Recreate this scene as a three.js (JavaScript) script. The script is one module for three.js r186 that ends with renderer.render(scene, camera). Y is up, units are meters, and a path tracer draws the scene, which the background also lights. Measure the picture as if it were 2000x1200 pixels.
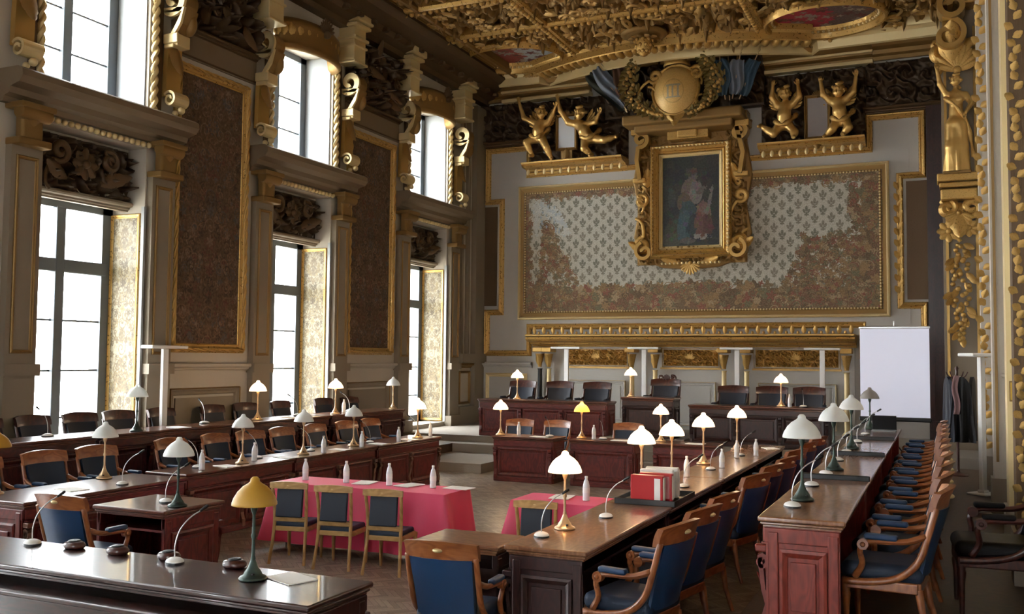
import * as THREE from 'three';
import { mergeGeometries, mergeVertices, toCreasedNormals } from 'three/addons/utils/BufferGeometryUtils.js';
import { RoundedBoxGeometry } from 'three/addons/geometries/RoundedBoxGeometry.js';
import { MarchingCubes } from 'three/addons/objects/MarchingCubes.js';
import { createNoise2D } from 'simplex-noise';

// ---------- camera, sky, exposure ----------
const scene = new THREE.Scene();
const EYE = 2.2, YAW = -24.24, PITCH = 3.056, ROLL = 0.519, FOCAL = 1864;
const camera = new THREE.PerspectiveCamera(2 * Math.atan(600 / FOCAL) * 180 / Math.PI, 2000 / 1200, 0.1, 200);
{
  const r = Math.PI / 180, f = new THREE.Vector3(Math.sin(YAW * r) * Math.cos(PITCH * r), Math.sin(PITCH * r), -Math.cos(YAW * r) * Math.cos(PITCH * r));
  const right = new THREE.Vector3().crossVectors(f, new THREE.Vector3(0, 1, 0)).normalize(), up = new THREE.Vector3().crossVectors(right, f);
  const c = Math.cos(ROLL * r), s = Math.sin(ROLL * r);
  const r2 = right.clone().multiplyScalar(c).addScaledVector(up, s), u2 = right.clone().multiplyScalar(-s).addScaledVector(up, c);
  camera.matrixAutoUpdate = true;
  camera.quaternion.setFromRotationMatrix(new THREE.Matrix4().makeBasis(r2, u2, f.clone().negate()));
  camera.position.set(0, EYE, 0);
}
scene.add(camera);
scene.background = new THREE.Color().setRGB(0.92, 0.97, 1.0);          // even overcast sky
scene.backgroundIntensity = 11;
const renderer = new THREE.WebGLRenderer({ antialias: true });
renderer.toneMapping = THREE.LinearToneMapping;
renderer.toneMappingExposure = 2.9;
renderer.shadowMap.enabled = true;

// ---------- small helpers ----------
let seed = 7;
const rnd = () => { seed |= 0; seed = seed + 0x6D2B79F5 | 0; let t = Math.imul(seed ^ seed >>> 15, 1 | seed); t = t + Math.imul(t ^ t >>> 7, 61 | t) ^ t; return ((t ^ t >>> 14) >>> 0) / 4294967296; };
const N2 = createNoise2D(rnd), PI = Math.PI, V = (x, y, z) => new THREE.Vector3(x, y, z);
const clamp = (x, a = 0, b = 1) => Math.min(b, Math.max(a, x)), mix = (a, b, t) => a + (b - a) * t;
const sst = (a, b, x) => { const t = clamp((x - a) / (b - a)); return t * t * (3 - 2 * t); };
const fbm = (x, y, o = 4) => { let s = 0, a = .5; for (let i = 0; i < o; i++) { s += a * N2(x, y); x = x * 2 + 3.1; y = y * 2 + 1.7; a *= .5; } return s; };
function ni(g) { const h = g.index ? g.toNonIndexed() : g; for (const k of Object.keys(h.attributes)) if (!['position', 'normal', 'uv'].includes(k)) h.deleteAttribute(k); if (!h.attributes.normal) h.computeVertexNormals(); if (!h.attributes.uv) h.setAttribute('uv', new THREE.Float32BufferAttribute(h.attributes.position.count * 2, 2)); h.morphAttributes = {}; return h; }
const mg = (list) => list.length === 1 ? ni(list[0]) : mergeGeometries(list.map(ni));
const T = (g, x = 0, y = 0, z = 0, rx = 0, ry = 0, rz = 0, s = 1) => { if (typeof s === 'number') s = [s, s, s]; return g.applyMatrix4(new THREE.Matrix4().compose(V(x, y, z), new THREE.Quaternion().setFromEuler(new THREE.Euler(rx, ry, rz)), V(...s))); };
const B = (w, h, d, x = 0, y = 0, z = 0, rx = 0, ry = 0, rz = 0) => T(new THREE.BoxGeometry(w, h, d), x, y, z, rx, ry, rz);
const RB = (w, h, d, r, x = 0, y = 0, z = 0, rx = 0, ry = 0, rz = 0, n = 2) => T(new RoundedBoxGeometry(w, h, d, n, Math.min(r, w / 2.01, h / 2.01, d / 2.01)), x, y, z, rx, ry, rz);
const bb = (x0, x1, y0, y1, z0, z1) => B(Math.abs(x1 - x0), Math.abs(y1 - y0), Math.abs(z1 - z0), (x0 + x1) / 2, (y0 + y1) / 2, (z0 + z1) / 2);
const lathe = (p, n = 20) => new THREE.LatheGeometry(p.map(([r, y]) => new THREE.Vector2(r, y)), n);
const ball = (r, x, y, z, n = 8, s = 1) => T(new THREE.SphereGeometry(r, n, Math.max(5, n * .7 | 0)), x, y, z, 0, 0, 0, s);
// uv in metres from the dominant face direction; grain axis g runs along u
function uvm(geo, g = 'x') {
  const h = ni(geo), p = h.attributes.position, n = h.attributes.normal, uv = h.attributes.uv, gi = 'xyz'.indexOf(g);
  for (let i = 0; i < p.count; i += 3) {
    const a = [0, 0, 0]; for (let k = 0; k < 3; k++) { a[0] += Math.abs(n.getX(i + k)); a[1] += Math.abs(n.getY(i + k)); a[2] += Math.abs(n.getZ(i + k)); }
    const d = a[0] >= a[1] && a[0] >= a[2] ? 0 : a[1] >= a[2] ? 1 : 2; let ax = [0, 1, 2].filter(q => q !== d); if (ax[1] === gi) ax.reverse();
    for (let k = 0; k < 3; k++) { const c = [p.getX(i + k), p.getY(i + k), p.getZ(i + k)]; uv.setXY(i + k, c[ax[0]] + c[d] * .37, c[ax[1]] + c[d] * .61); }
  }
  return h;
}
const counts = {};
const numbered = (n) => { const k = counts[n] = (counts[n] ?? -1) + 1; return k ? n + '_' + String(k).padStart(3, '0') : n; };
function put(name, geo, mat, parent) { const m = new THREE.Mesh(Array.isArray(geo) ? mg(geo) : geo, mat); m.name = name; m.castShadow = m.receiveShadow = true; parent.add(m); return m; }
function thing(name, label, category, [x, y, z] = [0, 0, 0], ry = 0, group) { const o = new THREE.Group(); o.name = numbered(name); o.position.set(x, y, z); o.rotation.y = ry; o.userData = { label, category }; if (group) o.userData.group = group; scene.add(o); return o; }
function tag(o, label, category, group) { o.name = numbered(o.name); Object.assign(o.userData, { label, category }); if (group) o.userData.group = group; return o; }
function struct(name) { const o = new THREE.Group(); o.name = name; o.userData.kind = 'structure'; scene.add(o); return o; }
function dup(src, pos, ry, label, group) { const r = src.clone(); r.name = numbered(src.name.replace(/_\d+$/, '')); r.position.set(...pos); r.rotation.set(0, ry, 0); r.userData = { ...src.userData, label }; if (group) r.userData.group = group; scene.add(r); return r; }
const stuff = (m) => { m.userData.kind = 'stuff'; return m; };
// moulding: profile [a, b] (a towards the inside of the path, b out of the wall) swept along a path in XY with mitred corners
function sweep(path, prof, closed = true) {
  const n = path.length, pos = [], uv = [], off = [];
  for (let i = 0; i < n; i++) {
    const p = path[i], a = path[(i - 1 + n) % n], b = path[(i + 1) % n];
    let d0 = [p[0] - a[0], p[1] - a[1]], d1 = [b[0] - p[0], b[1] - p[1]];
    if (!closed && i === 0) d0 = d1; if (!closed && i === n - 1) d1 = d0;
    const l0 = Math.hypot(...d0), l1 = Math.hypot(...d1), n0 = [-d0[1] / l0, d0[0] / l0], n1 = [-d1[1] / l1, d1[0] / l1];
    const m = [n0[0] + n1[0], n0[1] + n1[1]], s = 2 / Math.max(.3, m[0] * m[0] + m[1] * m[1]); off.push([m[0] * s, m[1] * s]);
  }
  let len = 0;
  for (let i = 0; i < (closed ? n : n - 1); i++) {
    const j = (i + 1) % n, L = Math.hypot(path[j][0] - path[i][0], path[j][1] - path[i][1]); let w = 0;
    for (let k = 0; k < prof.length - 1; k++) {
      const dw = Math.hypot(prof[k + 1][0] - prof[k][0], prof[k + 1][1] - prof[k][1]);
      const q = (ii, kk) => [path[ii][0] + off[ii][0] * prof[kk][0], path[ii][1] + off[ii][1] * prof[kk][0], prof[kk][1]];
      const A = q(i, k), Bq = q(j, k), C = q(j, k + 1), D = q(i, k + 1);
      pos.push(...A, ...Bq, ...C, ...A, ...C, ...D); uv.push(len, w, len + L, w, len + L, w + dw, len, w, len + L, w + dw, len, w + dw); w += dw;
    }
    len += L;
  }
  const g = new THREE.BufferGeometry(); g.setAttribute('position', new THREE.Float32BufferAttribute(pos, 3)); g.setAttribute('uv', new THREE.Float32BufferAttribute(uv, 2)); g.computeVertexNormals(); return g;
}
const rectP = (x0, y0, x1, y1) => [[x0, y0], [x1, y0], [x1, y1], [x0, y1]];
const PF = (w, h) => [[0, 0], [0, h * .55], [w * .12, h * .8], [w * .22, h], [w * .34, h * .95], [w * .42, h * .6], [w * .62, h * .42], [w * .78, h * .55], [w * .86, h * .5], [w, h * .12], [w, 0]];
// tube with varying radius along points, optional flattening
function tube(pts, rad, sides = 7, closed = false) {
  const c = pts.map(p => p.isVector3 ? p : V(...p)), n = c.length, pos = [], idx = [], uv = []; let nrm = null;
  for (let i = 0; i < n; i++) {
    const t = c[Math.min(n - 1, i + 1)].clone().sub(c[Math.max(0, i - 1)]).normalize();
    if (!nrm) nrm = Math.abs(t.y) < .9 ? V(0, 1, 0).cross(t).normalize() : V(1, 0, 0).cross(t).normalize(); nrm.addScaledVector(t, -nrm.dot(t)).normalize();
    const bn = t.clone().cross(nrm), r = typeof rad === 'function' ? rad(i / (n - 1)) : rad;
    for (let k = 0; k <= sides; k++) { const a = k / sides * 2 * PI, q = c[i].clone().addScaledVector(nrm, Math.cos(a) * r).addScaledVector(bn, Math.sin(a) * r); pos.push(q.x, q.y, q.z); uv.push(i / (n - 1), k / sides); }
  }
  for (let i = 0; i < n - 1; i++) for (let k = 0; k < sides; k++) { const a = i * (sides + 1) + k, b = a + sides + 1; idx.push(a, b, a + 1, a + 1, b, b + 1); }
  const e0 = pos.length / 3; for (const i of [0, n - 1]) { pos.push(c[i].x, c[i].y, c[i].z); uv.push(.5, .5); }
  for (let k = 0; k < sides; k++) { idx.push(e0, k, k + 1); const b = (n - 1) * (sides + 1) + k; idx.push(e0 + 1, b + 1, b); }
  const g = new THREE.BufferGeometry(); g.setAttribute('position', new THREE.Float32BufferAttribute(pos, 3)); g.setAttribute('uv', new THREE.Float32BufferAttribute(uv, 2)); g.setIndex(idx); g.computeVertexNormals(); return g;
}
const curve = (pts, n = 20, closed = false) => new THREE.CatmullRomCurve3(pts.map(p => V(...p)), closed, 'centripetal').getPoints(n);
// band of rectangular section following points in XY, depth along z
function ribbon(pts, t, depth, z = 0) {
  const n = pts.length, out = [], pos = []; const q = [];
  for (let i = 0; i < n; i++) { const a = pts[Math.max(0, i - 1)], b = pts[Math.min(n - 1, i + 1)], l = Math.hypot(b[0] - a[0], b[1] - a[1]) || 1, nx = -(b[1] - a[1]) / l, ny = (b[0] - a[0]) / l, h = (typeof t === 'function' ? t(i / (n - 1)) : t) / 2; q.push([[pts[i][0] + nx * h, pts[i][1] + ny * h], [pts[i][0] - nx * h, pts[i][1] - ny * h]]); }
  const z0 = z - depth / 2, z1 = z + depth / 2, quad = (a, b, c, d) => pos.push(...a, ...b, ...c, ...a, ...c, ...d);
  for (let i = 0; i < n - 1; i++) { const [a, b] = q[i], [c, d] = q[i + 1]; quad([...a, z1], [...b, z1], [...d, z1], [...c, z1]); quad([...a, z0], [...c, z0], [...d, z0], [...b, z0]); quad([...a, z0], [...a, z1], [...c, z1], [...c, z0]); quad([...b, z0], [...d, z0], [...d, z1], [...b, z1]); }
  const e = (s) => { const [a, b] = s; quad([...a, z0], [...b, z0], [...b, z1], [...a, z1]); }; e(q[0]); e(q[n - 1]);
  const g = new THREE.BufferGeometry(); g.setAttribute('position', new THREE.Float32BufferAttribute(pos, 3)); g.computeVertexNormals(); return g;
}
const spiral = (cx, cy, r0, r1, a0, turns, n = 40) => Array.from({ length: n + 1 }, (_, i) => { const t = i / n, r = mix(r0, r1, t), a = a0 + turns * 2 * PI * t; return [cx + Math.cos(a) * r, cy + Math.sin(a) * r]; });
const ext = (pts, d, bevel = .01) => { const s = new THREE.Shape(pts.map(p => new THREE.Vector2(...p))); return new THREE.ExtrudeGeometry(s, { depth: d, bevelEnabled: bevel > 0, bevelSize: bevel, bevelThickness: bevel, bevelSegments: 2, curveSegments: 16 }); };
// grid surface from a function (u, v) -> [x, y, z]
function surf(fn, nu, nv, us = 1, vs = 1) {
  const pos = [], uv = [], idx = [];
  for (let j = 0; j <= nv; j++) for (let i = 0; i <= nu; i++) { pos.push(...fn(i / nu, j / nv)); uv.push(i / nu * us, j / nv * vs); }
  for (let j = 0; j < nv; j++) for (let i = 0; i < nu; i++) { const a = j * (nu + 1) + i, b = a + nu + 1; idx.push(a, a + 1, b, b, a + 1, b + 1); }
  const g = new THREE.BufferGeometry(); g.setAttribute('position', new THREE.Float32BufferAttribute(pos, 3)); g.setAttribute('uv', new THREE.Float32BufferAttribute(uv, 2)); g.setIndex(idx); g.computeVertexNormals(); return g;
}
// a closed slab following a surface: front fn(u,v) -> [x,y,z], thickness along the normal axis n
function slab(fn, nu, nv, d) {
  const f = surf(fn, nu, nv), b = surf((u, v) => { const p = fn(1 - u, v); return [p[0] + d[0], p[1] + d[1], p[2] + d[2]]; }, nu, nv);
  const s = (k) => { const [e, at] = k; return surf((u, v) => { const p = at(u); return v < .5 ? p : [p[0] + d[0], p[1] + d[1], p[2] + d[2]]; }, e, 1); };
  return mg([f, b, s([nu, u => fn(u, 0)]), s([nu, u => fn(1 - u, 1)]), s([nv, u => fn(0, 1 - u)]), s([nv, u => fn(1, u)])]);
}
// carved foliage: scrolls with lobed edges in a jittered grid, height in metres
function carveH(x, y, c, sd) {
  const gx = Math.floor(x / c), gy = Math.floor(y / c); let h = 0;
  for (let j = -1; j <= 1; j++) for (let i = -1; i <= 1; i++) {
    const k = Math.sin((gx + i) * 127.1 + (gy + j) * 311.7 + sd * 17.3) * 43758.5453, r1 = k - Math.floor(k), r2 = (k * 7.13) - Math.floor(k * 7.13);
    const cx = (gx + i + .3 + .4 * r1) * c, cy = (gy + j + .3 + .4 * r2) * c, dx = x - cx, dy = y - cy, r = Math.hypot(dx, dy) / c; if (r > .82) continue;
    const th = Math.atan2(dy, dx) * (r1 > .5 ? 1 : -1) + r2 * 6.28, sp = .5 + .5 * Math.cos(th + 5.2 * Math.log(r + .1));
    const lobe = .8 + .2 * Math.cos(th * 5 + r * 14), v = sst(.25, .85, sp * lobe) * (1 - sst(.52, .8, r)) + (1 - sst(.06, .14, r)) * .9; h = Math.max(h, v * (.7 + .3 * r2));
  }
  return h + .12 * N2(x / c * 3.1, y / c * 3.1 + sd);
}
function carved(w, h, cell, amp, sd = 0, step = .03, mask) {
  const nu = Math.max(4, Math.round(w / step)), nv = Math.max(4, Math.round(h / step));
  return surf((u, v) => { const x = (u - .5) * w, y = (v - .5) * h, e = Math.min(u, 1 - u, 1) * w, f = Math.min(v, 1 - v) * h, m = sst(0, .04, Math.min(e, f)) * (mask ? mask(x, y) : 1); return [x, y, amp * carveH(x + 50, y + 50, cell, sd) * m]; }, nu, nv, w, h);
}
// leaf with a midrib and lobes, lying in XY, tip at +y, curling out along z
const leaf = (L, W, curl = .3) => surf((u, v) => { const s = (u - .5) * 2, env = Math.sin(PI * clamp(v * .92 + .05)) ** .7 * (.75 + .25 * Math.abs(Math.cos(v * 14))), x = s * W / 2 * env, z = L * curl * v * v + (1 - s * s) * W * .18 * env - Math.abs(s) * .05 * W; return [x, v * L, z]; }, 6, 10);
const rosette = (R, n = 8) => { const l = []; for (let i = 0; i < n; i++) l.push(T(leaf(R, R * .8, .15), 0, 0, 0, 0, 0, i / n * 2 * PI)); l.push(ball(R * .28, 0, 0, R * .12, 10)); return mg(l); };
const shell = (R, n = 9) => { const l = []; for (let i = 0; i < n; i++) { const a = (i / (n - 1) - .5) * 2.4; l.push(T(leaf(R * (1 - .12 * Math.abs(a)), R * .34, .12), 0, 0, 0, 0, 0, -a)); } l.push(ball(R * .16, 0, 0, .02, 8)); return mg(l); };
const cscroll = (R, w, dir = 1) => { const a = spiral(0, 0, R * .12, R * .55, 0, 1.35 * dir, 30), e = a[a.length - 1]; const pts = [...a, [e[0] + R * .35 * dir, e[1] - R * .5], [e[0] + R * .5 * dir, e[1] - R * 1.1], [e[0] + R * .25 * dir, e[1] - R * 1.5]].map(p => [p[0], p[1], 0]); return T(tube(curve(pts, 46), t => w * (.55 + .6 * Math.sin(PI * clamp(t * .9 + .1))), 6), 0, 0, 0, 0, 0, 0, [1, 1, .8]); };
const beads = (p0, p1, r, gap) => { const n = Math.max(1, Math.round(Math.hypot(p1[0] - p0[0], p1[1] - p0[1], p1[2] - p0[2]) / gap)), l = []; for (let i = 0; i <= n; i++) l.push(T(new THREE.IcosahedronGeometry(r, 1), mix(p0[0], p1[0], i / n), mix(p0[1], p1[1], i / n), mix(p0[2], p1[2], i / n))); return mg(l); };
function rope(path, r, pitch = .14, strands = 2) { // twisted rope along straight segments
  const l = []; for (let s = 0; s < path.length - 1; s++) { const a = V(...path[s]), b = V(...path[s + 1]), L = a.distanceTo(b), t = b.clone().sub(a).normalize(), n = (Math.abs(t.y) < .9 ? V(0, 1, 0) : V(1, 0, 0)).cross(t).normalize(), bn = t.clone().cross(n), m = Math.max(6, Math.round(L / pitch * 7));
    for (let k = 0; k < strands; k++) l.push(tube(Array.from({ length: m + 1 }, (_, i) => { const q = i / m, an = q * L / pitch * PI * 2 / strands * 1.0 + k * 2 * PI / strands; return a.clone().addScaledVector(t, q * L).addScaledVector(n, Math.cos(an) * r * .5).addScaledVector(bn, Math.sin(an) * r * .5); }), r * .62, 5)); }
  return mg(l);
}
// figures: smooth union of tapered capsules meshed with marching cubes
function sdfMesh(bones, res = 56, k = .03) {
  const lo = V(9e9, 9e9, 9e9), hi = V(-9e9, -9e9, -9e9);
  for (const b of bones) for (const [x, y, z, r] of [b.slice(0, 4), b.slice(4, 8)]) { lo.min(V(x - r, y - r, z - r)); hi.max(V(x + r, y + r, z + r)); }
  const c = lo.clone().add(hi).multiplyScalar(.5), S = Math.max(hi.x - lo.x, hi.y - lo.y, hi.z - lo.z) / 2 * 1.12 + k;
  const d = (x, y, z) => { let s = 9; for (const b of bones) { const bx = b[4] - b[0], by = b[5] - b[1], bz = b[6] - b[2], L = bx * bx + by * by + bz * bz || 1e-9, t = clamp(((x - b[0]) * bx + (y - b[1]) * by + (z - b[2]) * bz) / L), q = Math.hypot(x - b[0] - bx * t, y - b[1] - by * t, z - b[2] - bz * t) - mix(b[3], b[7], t), kk = b[8] ?? k, h = Math.max(kk - Math.abs(s - q), 0) / kk; s = Math.min(s, q) - h * h * kk * .25; } return s; };
  const mc = new MarchingCubes(res, new THREE.MeshBasicMaterial(), false, false, 90000); mc.isolation = 0; const half = res / 2;
  for (let z = 0; z < res; z++) for (let y = 0; y < res; y++) for (let x = 0; x < res; x++) mc.field[z * res * res + y * res + x] = -d(c.x + (x - half) / half * S, c.y + (y - half) / half * S, c.z + (z - half) / half * S);
  mc.update(); let g = new THREE.BufferGeometry(); const n = mc.count ?? mc.geometry.drawRange.count, P = new Float32Array(n * 3);
  for (let i = 0; i < n; i++) { P[i * 3] = c.x + mc.positionArray[i * 3] * S; P[i * 3 + 1] = c.y + mc.positionArray[i * 3 + 1] * S; P[i * 3 + 2] = c.z + mc.positionArray[i * 3 + 2] * S; }
  g.setAttribute('position', new THREE.BufferAttribute(P, 3)); g = mergeVertices(g, 1e-4); g.computeVertexNormals();
  const p = g.attributes.position, m = g.attributes.normal; let sgn = 0; for (let i = 0; i < p.count; i += 37) sgn += d(p.getX(i) + m.getX(i) * .01, p.getY(i) + m.getY(i) * .01, p.getZ(i) + m.getZ(i) * .01) > 0 ? 1 : -1;
  if (sgn < 0) { const ix = g.index.array; for (let i = 0; i < ix.length; i += 3) { const t = ix[i]; ix[i] = ix[i + 1]; ix[i + 1] = t; } g.computeVertexNormals(); }
  return g;
}

// ---------- textures ----------
const lin = (c) => new THREE.Color(c);
function pixTex(n, fn, srgb = true, m = n) { const a = new Uint8Array(n * m * 4); for (let y = 0; y < m; y++) for (let x = 0; x < n; x++) { const c = fn(x / n, y / m, x, y), o = (y * n + x) * 4; a[o] = clamp(c[0], 0, 255); a[o + 1] = clamp(c[1], 0, 255); a[o + 2] = clamp(c[2], 0, 255); a[o + 3] = 255; } const t = new THREE.DataTexture(a, n, m); t.wrapS = t.wrapT = THREE.MirroredRepeatWrapping; t.magFilter = THREE.LinearFilter; if (srgb) t.colorSpace = THREE.SRGBColorSpace; t.needsUpdate = true; return t; }
const hex = (h) => [h >> 16 & 255, h >> 8 & 255, h & 255], mixc = (a, b, t) => a.map((v, i) => v + (b[i] - v) * t);
const woodTex = (a, b, sd, n = 384) => { const A = hex(a), C = hex(b); return pixTex(n, (u, v) => { const w = fbm(u * 1.2 + sd, v * 3, 3) * 1.4, g = .5 + .5 * Math.sin((v * 9 + w * 2.2) * 6.28), f = .5 + .5 * N2(u * 5 + sd, v * 160), q = clamp(.5 * g + .35 * f + .25 * fbm(u * 3, v * 12 + sd, 3)); return mixc(C, A, q); }); };
const greyTex = (n, fn) => pixTex(n, (u, v) => { const q = fn(u, v) * 255; return [q, q, q]; }, false);
const noiseBump = greyTex(256, (u, v) => .5 + .5 * fbm(u * 30, v * 30, 4));
const clothBump = greyTex(256, (u, v) => .5 + .25 * Math.sin(u * 6.28 * 64) * Math.sin(v * 6.28 * 64) + .2 * fbm(u * 20, v * 20, 3));
const goldRough = greyTex(256, (u, v) => .38 + .3 * fbm(u * 10, v * 10, 4) + .08);
function canvasTex(w, h, draw, wrap) { const c = document.createElement('canvas'); c.width = w; c.height = h; const x = c.getContext('2d'); draw(x, w, h); const t = new THREE.CanvasTexture(c); t.colorSpace = THREE.SRGBColorSpace; if (wrap) t.wrapS = t.wrapT = wrap; t.needsUpdate = true; return t; }
function grainOver(x, w, h, amp, sc = 60) { const im = x.getImageData(0, 0, w, h), d = im.data; for (let j = 0; j < h; j++) for (let i = 0; i < w; i++) { const o = (j * w + i) * 4, n = (fbm(i / w * sc * w / h, j / h * sc, 3) + (rnd() - .5) * .7) * amp; d[o] += n; d[o + 1] += n; d[o + 2] += n; } x.putImageData(im, 0, 0); }
const blob = (x, cx, cy, r, col, n = 7) => { x.fillStyle = col; x.beginPath(); for (let i = 0; i <= 24; i++) { const a = i / 24 * 2 * PI, q = r * (.72 + .28 * Math.cos(a * n + cx)); x[i ? 'lineTo' : 'moveTo'](cx + Math.cos(a) * q, cy + Math.sin(a) * q); } x.fill(); };
function curlStroke(x, cx, cy, r, col, lw, dir = 1) { x.strokeStyle = col; x.lineWidth = lw; x.beginPath(); for (let i = 0; i <= 30; i++) { const t = i / 30, a = t * 8.5 * dir + cx, q = r * (1 - t * .9); x[i ? 'lineTo' : 'moveTo'](cx + Math.cos(a) * q, cy + Math.sin(a) * q); } x.stroke(); }
const fleur = (x, cx, cy, s, col) => { x.fillStyle = col; for (const [dx, dy, a, b] of [[0, -.45, .2, .45], [-.34, -.12, .18, .34], [.34, -.12, .18, .34], [0, .4, .14, .34], [-.2, .5, .14, .12], [.2, .5, .14, .12]]) { x.beginPath(); x.ellipse(cx + dx * s, cy + dy * s, a * s, b * s, dx * 1.1, 0, 6.28); x.fill(); } x.fillRect(cx - .36 * s, cy + .1 * s, .72 * s, .14 * s); };
const tapestryTex = canvasTex(1536, 576, (x, w, h) => {
  x.fillStyle = '#b0aca0'; x.fillRect(0, 0, w, h);
  const s = 64; for (let j = -1; j * s * .5 < h + s; j++) for (let i = -1; i * s < w + s; i++) fleur(x, i * s + (j & 1 ? s / 2 : 0), j * s * .5, 27, ['#7c796c', '#827e71', '#757468'][(i * 3 + j) % 3 + (((i * 3 + j) % 3) < 0 ? 3 : 0)]);
  const br = ['#77664f', '#80694c', '#655644', '#8a7152', '#745a48', '#978469', '#6c6650', '#805648'];
  const cl = (x0, y0, x1, y1, n, r0, r1) => { for (let i = 0; i < n; i++) { const cx = mix(x0, x1, rnd()), cy = mix(y0, y1, rnd()), c = br[rnd() * 8 | 0]; blob(x, cx, cy, mix(r0, r1, rnd()), c, 3 + (rnd() * 5 | 0)); if (rnd() < .5) curlStroke(x, cx, cy, mix(8, 26, rnd()), br[rnd() * 8 | 0], 3, rnd() < .5 ? 1 : -1); } };
  x.fillStyle = '#6d5c48'; x.fillRect(0, 0, w, 30); x.fillRect(0, h - 96, w, 96); x.fillRect(0, 0, 26, h); x.fillRect(w - 60, 0, 60, h);
  cl(0, 0, w, 42, 240, 8, 22); cl(0, h - 120, w, h, 420, 10, 30); cl(0, 90, 44, h, 90, 8, 20); cl(w - 120, 60, w, h, 260, 10, 26);
  for (let t = 0; t < 1; t += .012) { const q = 1 - t; cl(mix(100, 60, t), mix(150, h, t), mix(140, 330, t), mix(190, h, t), 4, 6, 16); cl(w - mix(300, 420, t), mix(250, h, t), w - mix(120, 60, t), mix(290, h, t), 5, 8, 18); }
  for (let t = 0; t < 1; t += .03) cl(mix(w * .32, w * .44, t), h - 130 + 20 * Math.sin(t * 3), mix(w * .62, w * .56, t), h - 90, 4, 8, 16);
  for (let i = 0; i < 60; i++) { const t = rnd(); blob(x, mix(60, 220, t) + rnd() * 30 - 15, mix(70, 220, t * t) + rnd() * 50 - 25, 8 + rnd() * 9, ['#b4b6b0', '#a9aeb0', '#b9b9b2'][i % 3], 4); blob(x, 56 + rnd() * 14, 60 + rnd() * 150, 6 + rnd() * 5, '#b1b2ac', 5); }
  for (let i = 0; i < 16; i++) fleur(x, 70 + rnd() * 110, 70 + rnd() * 130, 10, '#8f9aa2');
  grainOver(x, w, h, 26, 70);
});
const damaskTex = (c0, cs, n, w = 320, h = 832) => canvasTex(w, h, (x) => {
  x.fillStyle = c0; x.fillRect(0, 0, w, h);
  for (let i = 0; i < n; i++) { const a = rnd() * w / 2, b = rnd() * h, c = cs[rnd() * cs.length | 0], r = 6 + rnd() * 24, k = rnd(); for (const m of [a, w - a]) { if (k < .55) curlStroke(x, m, b, r, c, 2 + rnd() * 3, m < w / 2 ? 1 : -1); else blob(x, m, b, r * .6, c, 5); } }
  for (let j = 0; j < 9; j++) { blob(x, w / 2, (j + .5) * h / 9, 22, cs[j % cs.length], 6); curlStroke(x, w / 2, (j + 1) * h / 9, 30, cs[(j + 1) % cs.length], 4); }
  grainOver(x, w, h, 22, 50);
});
const brocade = damaskTex('#55422f', ['#443325', '#634c37', '#6b523d', '#523d2a', '#4e4742', '#6d5a49', '#5b392c'], 420);
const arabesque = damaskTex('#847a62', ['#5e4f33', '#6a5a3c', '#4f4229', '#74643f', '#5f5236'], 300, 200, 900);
const paintingTex = canvasTex(360, 520, (x, w, h) => {
  x.fillStyle = '#1d211f'; x.fillRect(0, 0, w, h);
  for (let i = 0; i < 160; i++) blob(x, rnd() * w, rnd() * h, 20 + rnd() * 50, ['#20261f', '#262322', '#1a1e22', '#2c2a24', '#23281f'][rnd() * 5 | 0], 3);
  const E = (cx, cy, a, b, c, r = 0) => { x.fillStyle = c; x.beginPath(); x.ellipse(cx, cy, a, b, r, 0, 6.28); x.fill(); };
  E(80, 440, 70, 70, '#323226'); E(60, 480, 70, 40, '#3d3c32'); E(190, 110, 30, 36, '#56504d'); E(185, 95, 34, 26, '#3d3733'); E(180, 210, 62, 80, '#5c5146'); E(140, 260, 44, 60, '#504234', .4); E(215, 210, 40, 70, '#66605b'); E(165, 370, 62, 110, '#2a3a3f'); E(135, 400, 40, 90, '#34484d', .15); E(190, 420, 28, 80, '#202c30'); E(262, 330, 46, 60, '#664f45'); E(278, 410, 40, 70, '#492b28'); E(230, 400, 30, 70, '#553a34'); E(255, 470, 60, 18, '#7b7773'); E(300, 260, 10, 90, '#625e58', .2); E(60, 240, 24, 60, '#323431'); E(250, 200, 40, 20, '#534c46', -.5); E(160, 490, 50, 18, '#4c4643');
  for (let i = 0; i < 260; i++) { const cx = 40 + rnd() * 280, cy = 80 + rnd() * 420, d = x.getImageData(cx | 0, cy | 0, 1, 1).data; blob(x, cx + rnd() * 16 - 8, cy + rnd() * 16 - 8, 5 + rnd() * 14, `rgb(${d[0] + rnd() * 24 - 12 | 0},${d[1] + rnd() * 24 - 12 | 0},${d[2] + rnd() * 20 - 10 | 0})`, 4); }
  grainOver(x, w, h, 18, 30);
});
const ovalTex = (a, b, c) => canvasTex(256, 256, (x, w, h) => { x.fillStyle = a; x.fillRect(0, 0, w, h); for (let i = 0; i < 150; i++) blob(x, rnd() * w, rnd() * h * .5, 10 + rnd() * 26, b, 4); for (let i = 0; i < 120; i++) blob(x, rnd() * w, h * .5 + rnd() * h * .5, 10 + rnd() * 26, c, 4); for (let i = 0; i < 60; i++) blob(x, rnd() * w, rnd() * h, 8 + rnd() * 12, ['#6e4a3a', '#8a7f78', '#5a2a2a', '#94887a'][i % 4], 5); grainOver(x, w, h, 18, 30); });
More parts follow.
